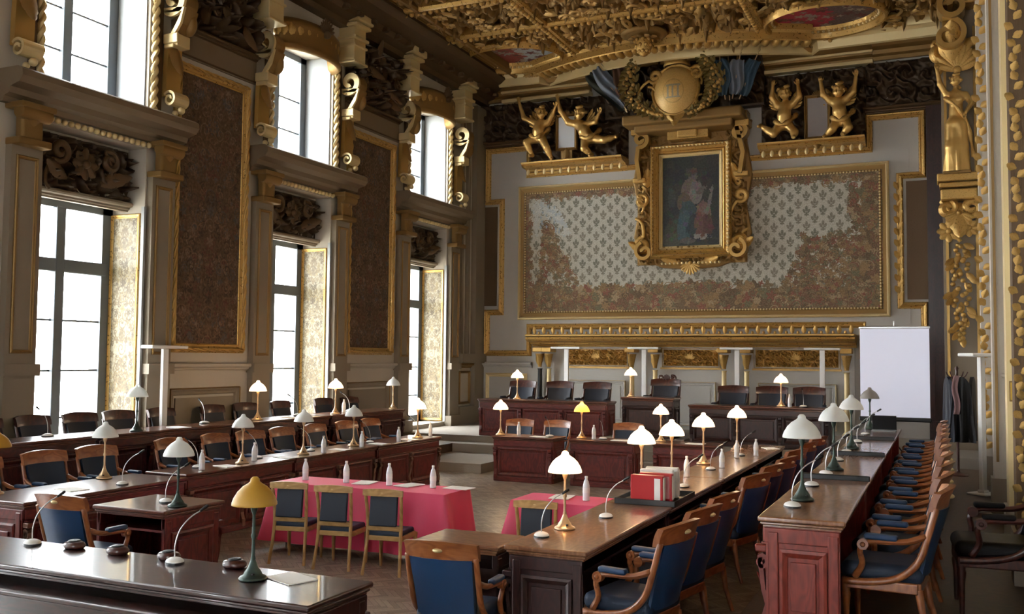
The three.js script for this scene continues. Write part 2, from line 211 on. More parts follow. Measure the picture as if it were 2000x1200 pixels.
const parquet = canvasTex(1024, 1024, (x, w, h) => { // herringbone oak, 2 m
  const L = 128, W = 26; x.fillStyle = '#4a3d31'; x.fillRect(0, 0, w, h);
  x.save(); x.translate(w / 2, h / 2); x.rotate(PI / 4); for (let j = -16; j < 16; j++) for (let i = -40; i < 40; i++) { const bx = i * W + j * L, by = i * W - j * L; for (const k of [0, 1]) { const t = rnd() * 46 - 20; x.fillStyle = `rgb(${136 + t | 0},${124 + t * .95 | 0},${108 + t * .9 | 0})`; k ? x.fillRect(bx + 1, by + 1, W - 1.6, L - 1.6) : x.fillRect(bx + W + 1, by + 1, L - 1.6, W - 1.6); } } x.restore();
  grainOver(x, w, h, 20, 80);
}, THREE.RepeatWrapping);
const shieldTex = canvasTex(256, 256, (x, w, h) => { x.fillStyle = '#d6b06a'; x.fillRect(0, 0, w, h); x.fillStyle = '#a39a80'; x.fillRect(84, 112, 88, 10); for (const k of [92, 122, 154]) x.fillRect(k, 118, 11, 62); x.fillRect(84, 176, 88, 7); x.strokeStyle = '#bf9d5e'; x.lineWidth = 6; x.beginPath(); x.ellipse(128, 146, 62, 60, 0, 0, 6.28); x.stroke(); grainOver(x, w, h, 14, 20); });

// ---------- materials ----------
const P = (o) => new THREE.MeshPhysicalMaterial(o), SM = (o) => new THREE.MeshStandardMaterial(o);
const M = {
  gold: SM({ color: 0xbf9a58, metalness: .6, roughness: .8, roughnessMap: goldRough, bumpMap: noiseBump, bumpScale: .002 }),
  goldPale: SM({ color: 0xdcc794, metalness: .4, roughness: .42 }),
  goldDark: SM({ color: 0x8f7040, metalness: .5, roughness: .5, bumpMap: noiseBump, bumpScale: .003 }),
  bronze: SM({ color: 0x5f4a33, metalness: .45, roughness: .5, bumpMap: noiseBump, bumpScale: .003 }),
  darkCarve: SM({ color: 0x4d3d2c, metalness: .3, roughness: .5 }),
  paint: SM({ color: 0xb8b0a2, roughness: .75, bumpMap: noiseBump, bumpScale: .0015 }),
  paintGrey: SM({ color: 0xb2afa9, roughness: .7, bumpMap: noiseBump, bumpScale: .0015 }),
  paintDark: SM({ color: 0x877b69, roughness: .6 }), brownStone: SM({ color: 0x76654f, roughness: .6 }),
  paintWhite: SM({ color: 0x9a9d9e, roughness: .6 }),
  goldLeaf: SM({ color: 0xb8955a, metalness: .55, roughness: .45 }), goldFigure: SM({ color: 0xcda763, metalness: .65, roughness: .34 }), plaqueGrey: SM({ color: 0x8f8a8a, roughness: .6 }),
  ovalL: SM({ map: ovalTex('#8d9298', '#9aa2a8', '#8a4038'), roughness: .7 }), ovalR: SM({ map: ovalTex('#6e5550', '#5a4a48', '#9a2c3c'), roughness: .7 }),
  ceil: SM({ color: 0x8e6428, metalness: .4, roughness: .55 }),
  mahog: P({ map: woodTex(0x5a221c, 0x35110d, 3), roughness: .42, clearcoat: .35, clearcoatRoughness: .22 }),
  mahogDark: P({ map: woodTex(0x3f1b17, 0x240d0b, 5), roughness: .4, clearcoat: .4, clearcoatRoughness: .2 }), mahogRed: P({ map: woodTex(0x7a2a22, 0x4e1814, 7), roughness: .42, clearcoat: .35, clearcoatRoughness: .22 }), bracket: P({ color: 0x7d5a4a, roughness: .35, metalness: .3, clearcoat: .4 }),
  mahogBright: P({ map: woodTex(0x963a2c, 0x6e2419, 11), roughness: .5, clearcoat: .2, clearcoatRoughness: .3 }),
  mahogTop: P({ map: woodTex(0x6d3a28, 0x4a2418, 9), roughness: .3, clearcoat: .8, clearcoatRoughness: .12 }),
  darkTop: P({ map: woodTex(0x45201a, 0x27100d, 15), roughness: .3, clearcoat: 1, clearcoatRoughness: .04, ior: 1.6 }),
  walnutTop: P({ map: woodTex(0x9a6e4a, 0x76492c, 21), roughness: .38, clearcoat: .9, clearcoatRoughness: .12 }),
  chairWood: P({ map: woodTex(0xa9683a, 0x7c4422, 27), roughness: .38, clearcoat: .5, clearcoatRoughness: .2 }),
  chairDark: P({ map: woodTex(0x56291f, 0x351611, 33), roughness: .38, clearcoat: .5, clearcoatRoughness: .2 }),
  oak: P({ map: woodTex(0xc09a62, 0x9a743f, 39), roughness: .45, clearcoat: .25, clearcoatRoughness: .3 }),
  navy: P({ color: 0x14263c, roughness: .55, sheen: .25, sheenColor: new THREE.Color(0x4a78b0), sheenRoughness: .5, bumpMap: clothBump, bumpScale: .001 }),
  navyBack: P({ color: 0x1d3d62, roughness: .4, clearcoat: .15, clearcoatRoughness: .4, bumpMap: clothBump, bumpScale: .001 }),
  navyDark: P({ color: 0x10192a, roughness: .5, bumpMap: clothBump, bumpScale: .001 }),
  leather: P({ specularIntensity: .4, color: 0x0b0b0e, roughness: .45, clearcoat: .15, clearcoatRoughness: .25, bumpMap: noiseBump, bumpScale: .002 }),
  brass: SM({ color: 0xcdb08a, metalness: .6, roughness: .32 }),
  greenMetal: SM({ color: 0x3c4a44, metalness: .5, roughness: .38 }),
  white: SM({ color: 0xe6e6e4, roughness: .5 }), black: SM({ color: 0x111114, roughness: .45 }), grey: SM({ color: 0x8b8f94, roughness: .4, metalness: .4 }), silver: SM({ color: 0xc9cbcd, roughness: .3, metalness: .7 }),
  paper: SM({ color: 0xf0efe9, roughness: .8 }), red: P({ color: 0xb8141e, roughness: .42, clearcoat: .3, clearcoatRoughness: .3 }), pinkLabel: SM({ color: 0xe6a8ac, roughness: .7 }),
  redCloth: P({ color: 0xcf3a5e, roughness: .5, sheen: 1, sheenColor: new THREE.Color(0xf08098), sheenRoughness: .5, bumpMap: clothBump, bumpScale: .0008, side: THREE.DoubleSide }),
  frame: SM({ color: 0x666e75, roughness: .5 }),
  glass: P({ color: 0xffffff, roughness: 0, transmission: 1, thickness: 0, ior: 1.5 }),
  bottle: P({ color: 0xf2f5f8, roughness: .4, transmission: .25, thickness: 0 }),
  floor: P({ map: parquet, roughness: .38, clearcoat: .35, clearcoatRoughness: .25 }),
  carpet: SM({ color: 0x8d8478, roughness: .95, bumpMap: noiseBump, bumpScale: .004 }),
  platform: P({ map: woodTex(0x5a4232, 0x3e2b20, 45), roughness: .5, clearcoat: .2, clearcoatRoughness: .3 }),
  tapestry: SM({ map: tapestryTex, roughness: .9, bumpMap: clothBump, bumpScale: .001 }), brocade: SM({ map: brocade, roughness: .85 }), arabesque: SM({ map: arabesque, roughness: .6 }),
  painting: P({ map: paintingTex, roughness: .5, clearcoat: .3, clearcoatRoughness: .25 }), shield: SM({ map: shieldTex, metalness: .15, roughness: .45 }),
  stone: SM({ color: 0xbdb6a8, roughness: .9 }),
  bulb: SM({ color: 0xfff2dc, emissive: 0xffdcae, emissiveIntensity: 5 }),
  shadeLit: P({ color: 0xfff4e2, roughness: .9, transmission: .5, thickness: 0, emissive: 0xffe6c2, emissiveIntensity: .28 }),
  shadeOff: P({ color: 0xfafcfa, roughness: .5, transmission: .55, thickness: 0 }),
  shadeYellow: P({ color: 0xd9ac3e, roughness: .5, transmission: .35, thickness: 0 }),
  shadeYellowLit: P({ color: 0xf2cf6a, roughness: .8, transmission: .45, thickness: 0, emissive: 0xffc95a, emissiveIntensity: .3 }),
  shadeGrey: P({ color: 0x8b8580, roughness: .4 }),
  screen: SM({ color: 0xd4d7e6, roughness: .85, emissive: 0xe2e6ff, emissiveIntensity: .1 }),  // slight emission stands in for projector light on the sheet
  flagDark: SM({ color: 0x26291f, roughness: .85, side: THREE.DoubleSide }), flagGrey: SM({ color: 0x6d7684, roughness: .85, side: THREE.DoubleSide }), flagBlue: SM({ color: 0x3d566a, roughness: .85, side: THREE.DoubleSide }), flagBrown: SM({ color: 0x5c4436, roughness: .85, side: THREE.DoubleSide }),
  foliage: SM({ color: 0x7a6a3c, metalness: .4, roughness: .5 }),
  scarf: SM({ color: 0x9a7c7c, roughness: .9 }),
  plaque: SM({ color: 0xb9bcc0, roughness: .6 }), cork: SM({ color: 0xc9a23c, roughness: .7 }),
  ground: SM({ color: 0xb9b6ae, roughness: .95 }),
};

// ---------- the room shell ----------
const XL = -11.3, XO = -12.4, XR = 0.75, ZB = -23, ZF = 8.6, YC = 9.75, HW = 0.97;
const BAYS = [4.7, -0.25, -5.2, -10.15, -15.1, -20.1];
const Lw = (g, out = 0) => T(g, XL + out, 0, 0, 0, PI / 2, 0), Kw = (g, out = 0) => T(g, 0, 0, ZB + out), Rw = (g, out = 0) => T(g, XR - out, 0, 0, 0, -PI / 2, 0), Cw = (g, out = 0) => T(g, 0, YC - out, 0, PI / 2, 0, 0);
const mould = (prof, x0, x1, y = 0) => T(ext(prof, x1 - x0, 0), x1, y, 0, 0, -PI / 2, 0);   // profile [out, height] along x
const CORN = (o, h) => [[-.05, 0], [o * .2, 0], [o * .24, h * .16], [o * .45, h * .24], [o * .5, h * .42], [o * .86, h * .52], [o, h * .7], [o * .97, h * .9], [o * .8, h], [-.05, h]];
const floor = struct('floor'); put('floor_parquet', uvm(bb(XO, XR + .6, -.3, 0, ZB - .6, ZF + .5), 'z'), M.floor, floor);
M.floor.map.repeat.set(.5, .5);
const ceil = struct('ceiling'); put('ceiling_slab', bb(XO, XR + .6, YC, YC + .4, ZB - .6, ZF + .5), M.ceil, ceil);
const wl = struct('wall_left'), wb = struct('wall_back'), wr = struct('wall_right'), wf = struct('wall_rear');
{ let x = XO; for (const c of [-4.0, null]) { const e = c === null ? XR + .6 : c - HW; put('wall_pier', bb(x, e, -.3, YC + .3, ZF, ZF + .5), M.paint, wf); if (c !== null) { put('window_apron', bb(c - HW, c + HW, -.3, .9, ZF, ZF + .5), M.paint, wf); put('window_spandrel', bb(c - HW, c + HW, 4.9, 5.6, ZF, ZF + .5), M.paint, wf); put('window_head', bb(c - HW, c + HW, 8.3, YC + .3, ZF, ZF + .5), M.paint, wf); x = c + HW; } } }  // rear wall, with the opening for an added, unseen window
put('wall_mass', bb(XR, XR + .6, -.3, YC + .3, ZB - .6, ZF + .5), M.paint, wr);
put('wall_mass', bb(XO, XR + .6, -.3, YC + .3, ZB - .6, ZB), M.paintGrey, wb);
{ // left wall: piers between two tiers of windows
  let z = ZF + .5; for (const c of [...BAYS, null]) { const e = c === null ? ZB - .6 : c + HW; put('wall_pier', bb(XO, XL, -.3, YC + .3, e, z), M.paint, wl); z = c - HW; }
  for (const c of BAYS) { put('window_apron', bb(XO, XL, -.3, .6, c - HW, c + HW), M.paint, wl); put('window_spandrel', [bb(XO, XL - .38, 4.5, 5.95, c - HW, c + HW), bb(XL - .39, XL, 5.42, 5.95, c - HW, c + HW)], M.paint, wl); put('window_head', bb(XO, XL, 8.35, YC + .3, c - HW, c + HW), M.paint, wl); }
}
// windows: two sashes, transom light and glazing bars; each pane is its own sheet
let winN = 0;
function win(cz, y0, y1, rows, bars) {
  const g = struct('window_' + ++winN), x = -12.02, w = HW, d = .1, mid = .045;
  put('window_frame', [bb(x - d / 2, x + d / 2, y0, y0 + .16, cz - w, cz + w), bb(x - d / 2, x + d / 2, y1 - .12, y1, cz - w, cz + w), bb(x - d / 2, x + d / 2, y0, y1, cz - w, cz - w + .19), bb(x - d / 2, x + d / 2, y0, y1, cz + w - .19, cz + w)], M.frame, g);
  put('mullion', RB(.12, y1 - y0 - .2, mid * 3.6, .015, x + .01, (y0 + y1) / 2, cz), M.frame, g);
  for (const y of bars) put('transom', RB(.11, .2, w * 2 - .2, .02, x + .01, y, cz), M.frame, g);
  const ys = [y0 + .16, ...rows, y1 - .12];
  for (const y of rows) if (!bars.includes(y)) for (const s of [-1, 1]) put('glazing_bar', B(.04, .03, w - .26, x, y, cz + s * (w / 2 - .04)), M.frame, g);
  for (let i = 0; i < ys.length - 1; i++) for (const s of [-1, 1]) put('pane', T(new THREE.PlaneGeometry(w - .24, ys[i + 1] - ys[i]), x, (ys[i] + ys[i + 1]) / 2, cz + s * (w / 2 - .04), 0, PI / 2, 0), M.glass, g);
  return g;
}
for (const c of BAYS) { win(c, .6, 4.5, [1.25, 1.95, 2.7, 3.52], [3.52]); win(c, 5.97, 8.35, [6.75, 7.4], []); }
for (const c of [-4.0]) for (const [a, d, b] of [[.9, 4.9, 3.9], [5.6, 8.3, 7.0]]) { const g = win(c, a, d, [b], [b]); g.rotation.y = PI / 2; g.position.z = ZF + .3 - 12.02; }  // unseen rear window, added to light the surfaces facing the camera
put('courtyard_ground', mg([bb(-60, XO - .05, -4.2, -4, -70, 40), bb(XO - .05, 30, -4.2, -4, ZF + .6, 40)]), M.stone, struct('exterior_ground'));
// raised tiers and the judges' dais
const plat = (n, x0, x1, y0, y1, z0, z1, m = M.platform) => put('platform_block', uvm(bb(x0, x1, y0, y1, z0, z1), 'x'), m, struct(n));
plat('platform_left', XL, -9.62, 0, .36, -18.3, -5.9); plat('platform_left_low', -9.62, -8.85, 0, .07, -16.2, -6);
plat('platform_right', -1.36, XR, 0, .36, -18.3, ZF);
plat('dais_lower', XL, -8.0, 0, .36, -19, -18.3, M.carpet); plat('dais_step', -8.0, -1.4, 0, .18, -18.55, -18.1, M.carpet); plat('dais_step_upper', -8.0, -1.4, 0, .36, -18.8, -18.5, M.carpet);
plat('dais', XL, XR, 0, .5, ZB, -18.75, M.carpet); plat('dais_landing', XL, -8.0, 0, .18, -18.3, -16.4, M.carpet);

// ---------- left wall ornament ----------
const trimL = struct('trim_1'), trimB = struct('trim_2'), trimR = struct('trim_3'), trimC = struct('trim_4');
const scrollConsole = (() => { const v = spiral(.2, 7.84, .05, .24, -1.2, -1.2, 30), e = v[v.length - 1]; return [...v, [.41, 7.66], [.33, 7.46], [.2, 7.28]]; })();
function consoleThing(z, label) {
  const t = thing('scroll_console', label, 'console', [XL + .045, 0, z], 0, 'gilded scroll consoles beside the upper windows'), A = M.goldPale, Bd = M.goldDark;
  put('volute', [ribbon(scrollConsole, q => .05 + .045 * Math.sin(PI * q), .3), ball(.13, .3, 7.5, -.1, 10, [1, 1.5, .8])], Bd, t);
  put('volute_lit_face', ribbon(scrollConsole, q => .07 + .05 * Math.sin(PI * q), .05, .15), A, t);  // paler gold on this face paints in the window light it catches
  put('foot_block', [RB(.3, .16, .05, .02, .17, 7.22, .16), RB(.2, .07, .05, .02, .14, 7.1, .16), RB(.28, .2, .28, .02, .15, 7.2, 0)], A, t);
  put('stem', ribbon([[.04, 6.3], [.05, 6.7], [.07, 7.2]], .09, .3), M.gold, t);
  put('lower_scroll', [ribbon(spiral(.16, 6.25, .03, .13, 0, 1.4, 26), .04, .32), ball(.06, .27, 6.08, 0, 8), ball(.05, .14, 6.05, 0, 8)], A, t);
  put('acanthus', T(leaf(.5, .3, .3), .12, 7.15, .0, 0, PI / 2, PI), Bd, t);
  return t;
}
function block(z) { const t = put('entablature_block', [RB(.44, .5, .42, .015, .16, 8.5, 0), RB(.5, .05, .5, .015, .17, 8.27, 0), RB(.49, .05, .48, .015, .17, 8.62, 0), RB(.52, .06, .52, .02, .18, 8.78, 0), RB(.44, .2, .42, .01, .16, 8.9, 0), RB(.56, .07, .54, .02, .2, 9.04, 0), RB(.62, .16, .58, .03, .22, 9.18, 0)], M.goldPale, trimL); t.position.set(XL, 0, z); }
const shown = BAYS.slice(3), ordinal = ['nearest the camera', 'in the middle', 'nearest the far corner'];
shown.forEach((c, i) => {
  const b = -c, wn = ['first', 'second', 'third'][i];
  for (const s of [-1, 1]) {
    const p = b + s * 1.24;
    put('pilaster', Lw(bb(p - .24, p + .24, .36, 5.0, -.02, .12)), M.paintDark, trimL);
    put('pilaster_moulding', Lw(T(sweep(rectP(p - .17, 2.2, p + .17, 4.85), PF(.05, .03)), 0, 0, .12)), M.goldDark, trimL);
    put('pilaster_base', Lw(mg([bb(p - .3, p + .3, .36, .75, 0, .2), bb(p - .27, p + .27, 1.9, 2.06, 0, .18)])), M.paintDark, trimL);
    put('capital', Lw(mg([RB(.5, .1, .3, .02, p, 5.02, .14), T(leaf(.38, .3, .45), p, 5.06, .13), RB(.34, .36, .16, .05, p, 5.24, .14), T(new THREE.CylinderGeometry(.1, .1, .46, 14), p, 5.42, .22, 0, 0, PI / 2), RB(.54, .08, .36, .02, p, 5.5, .16)])), M.goldDark, trimL);
    // reveals: gilded arabesque below, pale plaster above
    const zf = c + s * -1 * (HW - .012), fr = (x0, x1, y0, y1, w) => T(sweep(rectP(x0, y0, x1, y1), PF(w, .03)), 0, 0, zf, 0, s > 0 ? 0 : 0, 0, [1, 1, s > 0 ? 1 : -1]);
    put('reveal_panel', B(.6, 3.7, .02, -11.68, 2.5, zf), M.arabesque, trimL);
    put('reveal_moulding', [fr(-11.98, -11.36, .62, 4.4, .07)], M.gold, trimL);
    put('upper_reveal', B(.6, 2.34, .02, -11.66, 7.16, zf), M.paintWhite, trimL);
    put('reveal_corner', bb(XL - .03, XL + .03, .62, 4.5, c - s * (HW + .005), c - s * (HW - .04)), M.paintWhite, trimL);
    put('rope_moulding', Lw(rope([[p - s * .2, 6.0, .05], [p - s * .2, 8.0, .05]], .06, .16)), M.goldPale, trimL);
    put('jamb_strip', Lw(bb(p - s * .09 - .05, p - s * .09 + .05, 5.98, 8.2, -.01, .05)), M.bronze, trimL);
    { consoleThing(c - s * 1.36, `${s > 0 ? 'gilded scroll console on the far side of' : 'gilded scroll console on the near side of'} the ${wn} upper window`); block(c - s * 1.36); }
  }
  put('ledge', Lw(mg([mould(CORN(.46, .44), b - 1.62, b + 1.62, 5.52)])), M.brownStone, trimL);
  put('ledge_bead', Lw(beads([b - .95, 5.46, .06], [b + .95, 5.46, .06], .045, .11)), M.goldPale, trimL);
  put('carved_spandrel', Lw(T(carved(1.92, .8, .34, .2, i + 3, .025), b, 4.98, -.37)), M.darkCarve, trimL).userData.kind = 'structure';
  put('spandrel_cartouche', Lw(mg([T(rosette(.24), b, 5.0, -.22), T(cscroll(.3, .05), b + .45, 5.12, -.2), T(cscroll(.3, .05, -1), b - .45, 5.12, -.2), T(leaf(.5, .24), b + .3, 4.75, -.22, 0, 0, -1.2), T(leaf(.5, .24), b - .3, 4.75, -.22, 0, 0, 1.2)])), M.bronze, trimL);
  put('lintel_moulding', Lw(mould(CORN(.14, .14), b - HW, b + HW, 4.44), -.38), M.paintDark, trimL);
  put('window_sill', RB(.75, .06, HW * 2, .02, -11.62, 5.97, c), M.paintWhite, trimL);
  const hood = thing('window_hood', `gold shell hood over the ${wn} upper window, ${ordinal[i]}`, 'hood', [XL, 0, c], 0, 'rounded hoods over the upper windows');
  const hp = [[.0, 8.34], [.78, 8.2], [.84, 8.02], [.98, 7.94], [1.06, 7.98], [1.06, 8.06], [1.0, 8.1], [1.0, 8.36], [1.03, 8.42], [1.02, 8.5], [.9, 8.58], [0, 8.62]];
  put('hood_shell', T(new THREE.LatheGeometry(hp.map(q => new THREE.Vector2(...q)), 28, 0, PI), 0, 0, 0, 0, 0, 0, [.48, 1, .93]), M.goldDark, hood);
  put('hood_flutes', mg(Array.from({ length: 13 }, (_, k) => { const a = (k + .5) / 13 * PI; return T(leaf(.26, .2, .1), Math.sin(a) * .44, 8.2, Math.cos(a) * .94, 0, a, 0); })), M.gold, hood);
  put('hood_crest', [T(shell(.3), .5, 8.45, 0, 0, PI / 2, 0), ball(.08, .52, 8.42, 0, 8)], M.bronze, hood);
});
{ // tapestry bays, wainscot, carved frieze and cornice along the left wall
  const gaps = [[11.66, 13.44], [16.6, 18.44]];
  gaps.forEach(([a, d], i) => {
    const t = thing('wall_tapestry', `tall brown brocade panel in gold rope frame ${i ? 'between the second and third windows' : 'between the first and second windows'}`, 'tapestry', [XL, 2.24, -(a + d) / 2], PI / 2, 'brocade panels between the windows');
    const w = d - a, h = 4.76; put('brocade', RB(w - .3, h - .3, .03, .01, 0, h / 2, .02), M.brocade, t);
    put('gilded_frame', sweep(rectP(-w / 2, 0, w / 2, h), PF(.17, .09)), M.gold, t);
    put('rope_edge', rope([[-w / 2 + .05, .05, .09], [w / 2 - .05, .05, .09], [w / 2 - .05, h - .05, .09], [-w / 2 + .05, h - .05, .09], [-w / 2 + .05, .05, .09]], .035, .2), M.gold, t);
    put('wainscot_rail', Lw(mould(CORN(.12, .13), a - .1, d + .18, 1.93)), M.paint, trimL);
    put('wainscot_panel', Lw(mg([sweep(rectP(a + .05, .75, d - .05, 1.66), PF(.12, .05)), bb(a + .2, d - .2, .9, 1.5, 0, .025)])), M.paintDark, trimL);
    put('wainscot_moulding', Lw(sweep(rectP(a + .05, .75, d - .05, 1.66), PF(.05, .065))), M.goldDark, trimL);
    put('upper_band', Lw(bb(a - .1, d + .2, 7.1, 7.55, 0, .03)), M.brownStone, trimL); put('upper_moulding', Lw(mg([mould(CORN(.14, .12), a - .1, d + .2, 7.5), mould(CORN(.06, .05), a - .1, d + .2, 7.1)])), M.bronze, trimL);
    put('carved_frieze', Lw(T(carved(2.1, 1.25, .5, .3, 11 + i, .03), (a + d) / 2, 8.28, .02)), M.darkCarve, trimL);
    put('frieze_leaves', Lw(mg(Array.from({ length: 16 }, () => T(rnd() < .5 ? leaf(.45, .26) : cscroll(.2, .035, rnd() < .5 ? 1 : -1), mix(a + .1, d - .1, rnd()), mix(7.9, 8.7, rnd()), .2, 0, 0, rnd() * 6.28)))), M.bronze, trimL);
  });
  put('carved_frieze', Lw(T(carved(2.4, 1.25, .5, .3, 5, .04), 7.9, 8.28, .02)), M.darkCarve, trimL);
  put('cornice', Lw(mould(CORN(1.05, .62), -ZF, -ZB, 9.0)), M.bronze, trimL);
  put('cornice_lip', Lw(mg([mould(CORN(.12, .1), -ZF, -ZB, 9.5)]), 1.0), M.goldDark, trimL);
  put('cornice_modillion', Lw(mg(Array.from({ length: 34 }, (_, k) => RB(.14, .1, .5, .03, 6.2 + k * .5, 9.2, .36)))), M.bronze, trimL);
  put('corner_rib', Lw(mg([bb(21.75, 21.83, 2.3, 8.9, 0, .1), bb(22.1, 22.18, 2.3, 8.9, 0, .1), bb(22.45, 22.98, .5, 8.9, 0, .14), bb(21.6, 22.98, 2.06, 2.3, 0, .22), bb(21.6, 22.98, .5, .95, 0, .16)])), M.paintDark, trimL);
  put('corner_panel_moulding', Lw(mg([sweep(rectP(21.8, 1.0, 22.4, 1.85), PF(.06, .05)), mould(CORN(.12, .13), 21.5, 22.98, 1.93)])), M.goldDark, trimL);
}

// ---------- back wall ----------
{
  const poly = [[-11.15, 2.25], [-9.78, 2.25], [-9.78, 2.95], [-1.7, 2.95], [-1.7, 2.25], [-.26, 2.25], [-.26, 3.52], [-.74, 3.52], [-.74, 6.3], [-.26, 6.3], [-.26, 7.83], [-1.52, 7.83], [-1.52, 7.1], [-3.8, 7.1], [-7.28, 7.1], [-9.82, 7.1], [-9.82, 7.83], [-11.15, 7.83], [-11.15, 6.3], [-10.73, 6.3], [-10.73, 3.48], [-11.15, 3.48]];
  put('gilded_moulding', Kw(sweep(poly, PF(.15, .1))), M.gold, trimB);
  put('recess_panel', Kw(mg([bb(-.68, .02, 3.58, 6.24, 0, .03), bb(-11.25, -10.8, 3.58, 6.24, 0, .03)])), M.bronze, trimB); put('recess_leaf_band', Kw(mg(Array.from({ length: 20 }, (_, k) => T(leaf(.18, .12, .4), -.84, 3.6 + k * .13, .05, 0, 0, k & 1 ? .5 : -.5)))), M.gold, trimB);
  put('inner_panel', Kw(bb(-10.6, -.62, 3.0, 7.0, -.01, .02)), M.paintGrey, trimB);
  const t = thing('wall_tapestry', 'wide woven tapestry with floral lattice and trophies on the back wall', 'tapestry', [-5.59, 3.2, ZB], 0);
  put('woven_cloth', T(new THREE.BoxGeometry(8.84, 3.18, .03), 0, 1.76, .06), M.tapestry, t);
  put('gilded_frame', T(sweep(rectP(-4.56, 0, 4.56, 3.52), [[0, 0], [0, .08], [.02, .12], [.05, .13], [.07, .09], [.075, 0]]), 0, 0, .02), M.goldPale, t); put('frame_band', T(sweep(rectP(-4.5, .06, 4.5, 3.46), [[0, 0], [.01, .07], [.11, .05], [.13, .08], [.15, .07], [.155, 0]]), 0, 0, .02), M.goldDark, t);
  put('frame_bead', [beads([-4.36, .2, .1], [4.36, .2, .1], .022, .07), beads([-4.36, 3.32, .1], [4.36, 3.32, .1], .022, .07), beads([-4.36, .2, .1], [-4.36, 3.32, .1], .022, .07), beads([4.36, .2, .1], [4.36, 3.32, .1], .022, .07)], M.goldPale, t);
  // putti ledges, dark carved frieze, cornice
  for (const [a, d] of [[-9.85, -7.15], [-3.85, -1.5]]) {
    put('putti_ledge', Kw(mg([mould(CORN(.62, .2), a, d, 7.02), bb(a, d, 7.2, 7.24, 0, .66)])), M.gold, trimB);
    put('ledge_pendants', Kw(mg(Array.from({ length: 12 }, (_, k) => T(leaf(.16, .1, .2), mix(a + .1, d - .1, k / 11), 7.1, .4, 0, 0, PI)))), M.goldPale, trimB);
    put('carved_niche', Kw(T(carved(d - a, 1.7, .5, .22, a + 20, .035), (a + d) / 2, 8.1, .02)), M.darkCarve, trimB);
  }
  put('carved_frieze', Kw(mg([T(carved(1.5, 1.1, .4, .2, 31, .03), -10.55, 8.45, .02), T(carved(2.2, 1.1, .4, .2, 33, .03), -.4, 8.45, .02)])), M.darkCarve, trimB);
  put('frieze_ledge', Kw(mg([mould(CORN(.2, .14), -11.3, -9.8, 7.84), mould(CORN(.2, .14), -1.55, .75, 7.84)])), M.bronze, trimB);
  put('cornice', Kw(mg([mould(CORN(.58, .5), -10.55, -8.15, 9.05), mould(CORN(.52, .5), -3.75, -1.35, 9.05)])), M.goldDark, trimB); put('cornice_lit_strip', Kw(mg([[-10.6, -8.12, 0], [-3.78, -1.33, -.05]].flatMap(([a, d, o]) => [RB(d - a, .09, .3, .02, (a + d) / 2, 9.02, .12 + o), RB(d - a, .06, .1, .02, (a + d) / 2, 9.24, .28 + o), RB(d - a, .1, .12, .03, (a + d) / 2, 9.46, .54 + o)]))), M.goldPale, trimB);  // paler strips paint in the light caught along the cornice
  put('dark_corner_strip', uvm(Kw(mg([bb(-.25, .07, .5, 7.9, 0, .1), bb(-.19, -.14, .6, 7.8, 0, .14), bb(-.26, .07, .5, .9, 0, .15)])), 'y'), M.mahogDark, trimB);  // added strip whose dark colour stands in for the dark corner recess
  put('cornice_end', Kw(mg([mould(CORN(.5, .5), -11.3, -10.55, 9.05), mould(CORN(.35, .5), -1.35, .75, 9.05)])), M.goldDark, trimB);
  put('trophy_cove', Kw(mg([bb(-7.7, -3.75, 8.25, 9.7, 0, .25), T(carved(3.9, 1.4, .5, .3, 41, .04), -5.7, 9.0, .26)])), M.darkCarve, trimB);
  put('trophy_corbel', Kw(mg([RB(2.9, .25, 1.0, .06, -5.6, 8.0, .45), RB(2.4, .2, .8, .06, -5.6, 7.82, .36)])), M.goldDark, trimB);
  // wainscot left of the bench back
  put('wainscot_rail', Kw(mg([mould(CORN(.14, .15), -11.25, -9.75, 1.94), bb(-11.2, -9.75, .5, .75, 0, .1)])), M.paintGrey, trimB);
  put('wainscot_panel', Kw(mg([sweep(rectP(-11.1, .85, -9.9, 1.8), PF(.1, .05))])), M.goldPale, trimB);
}
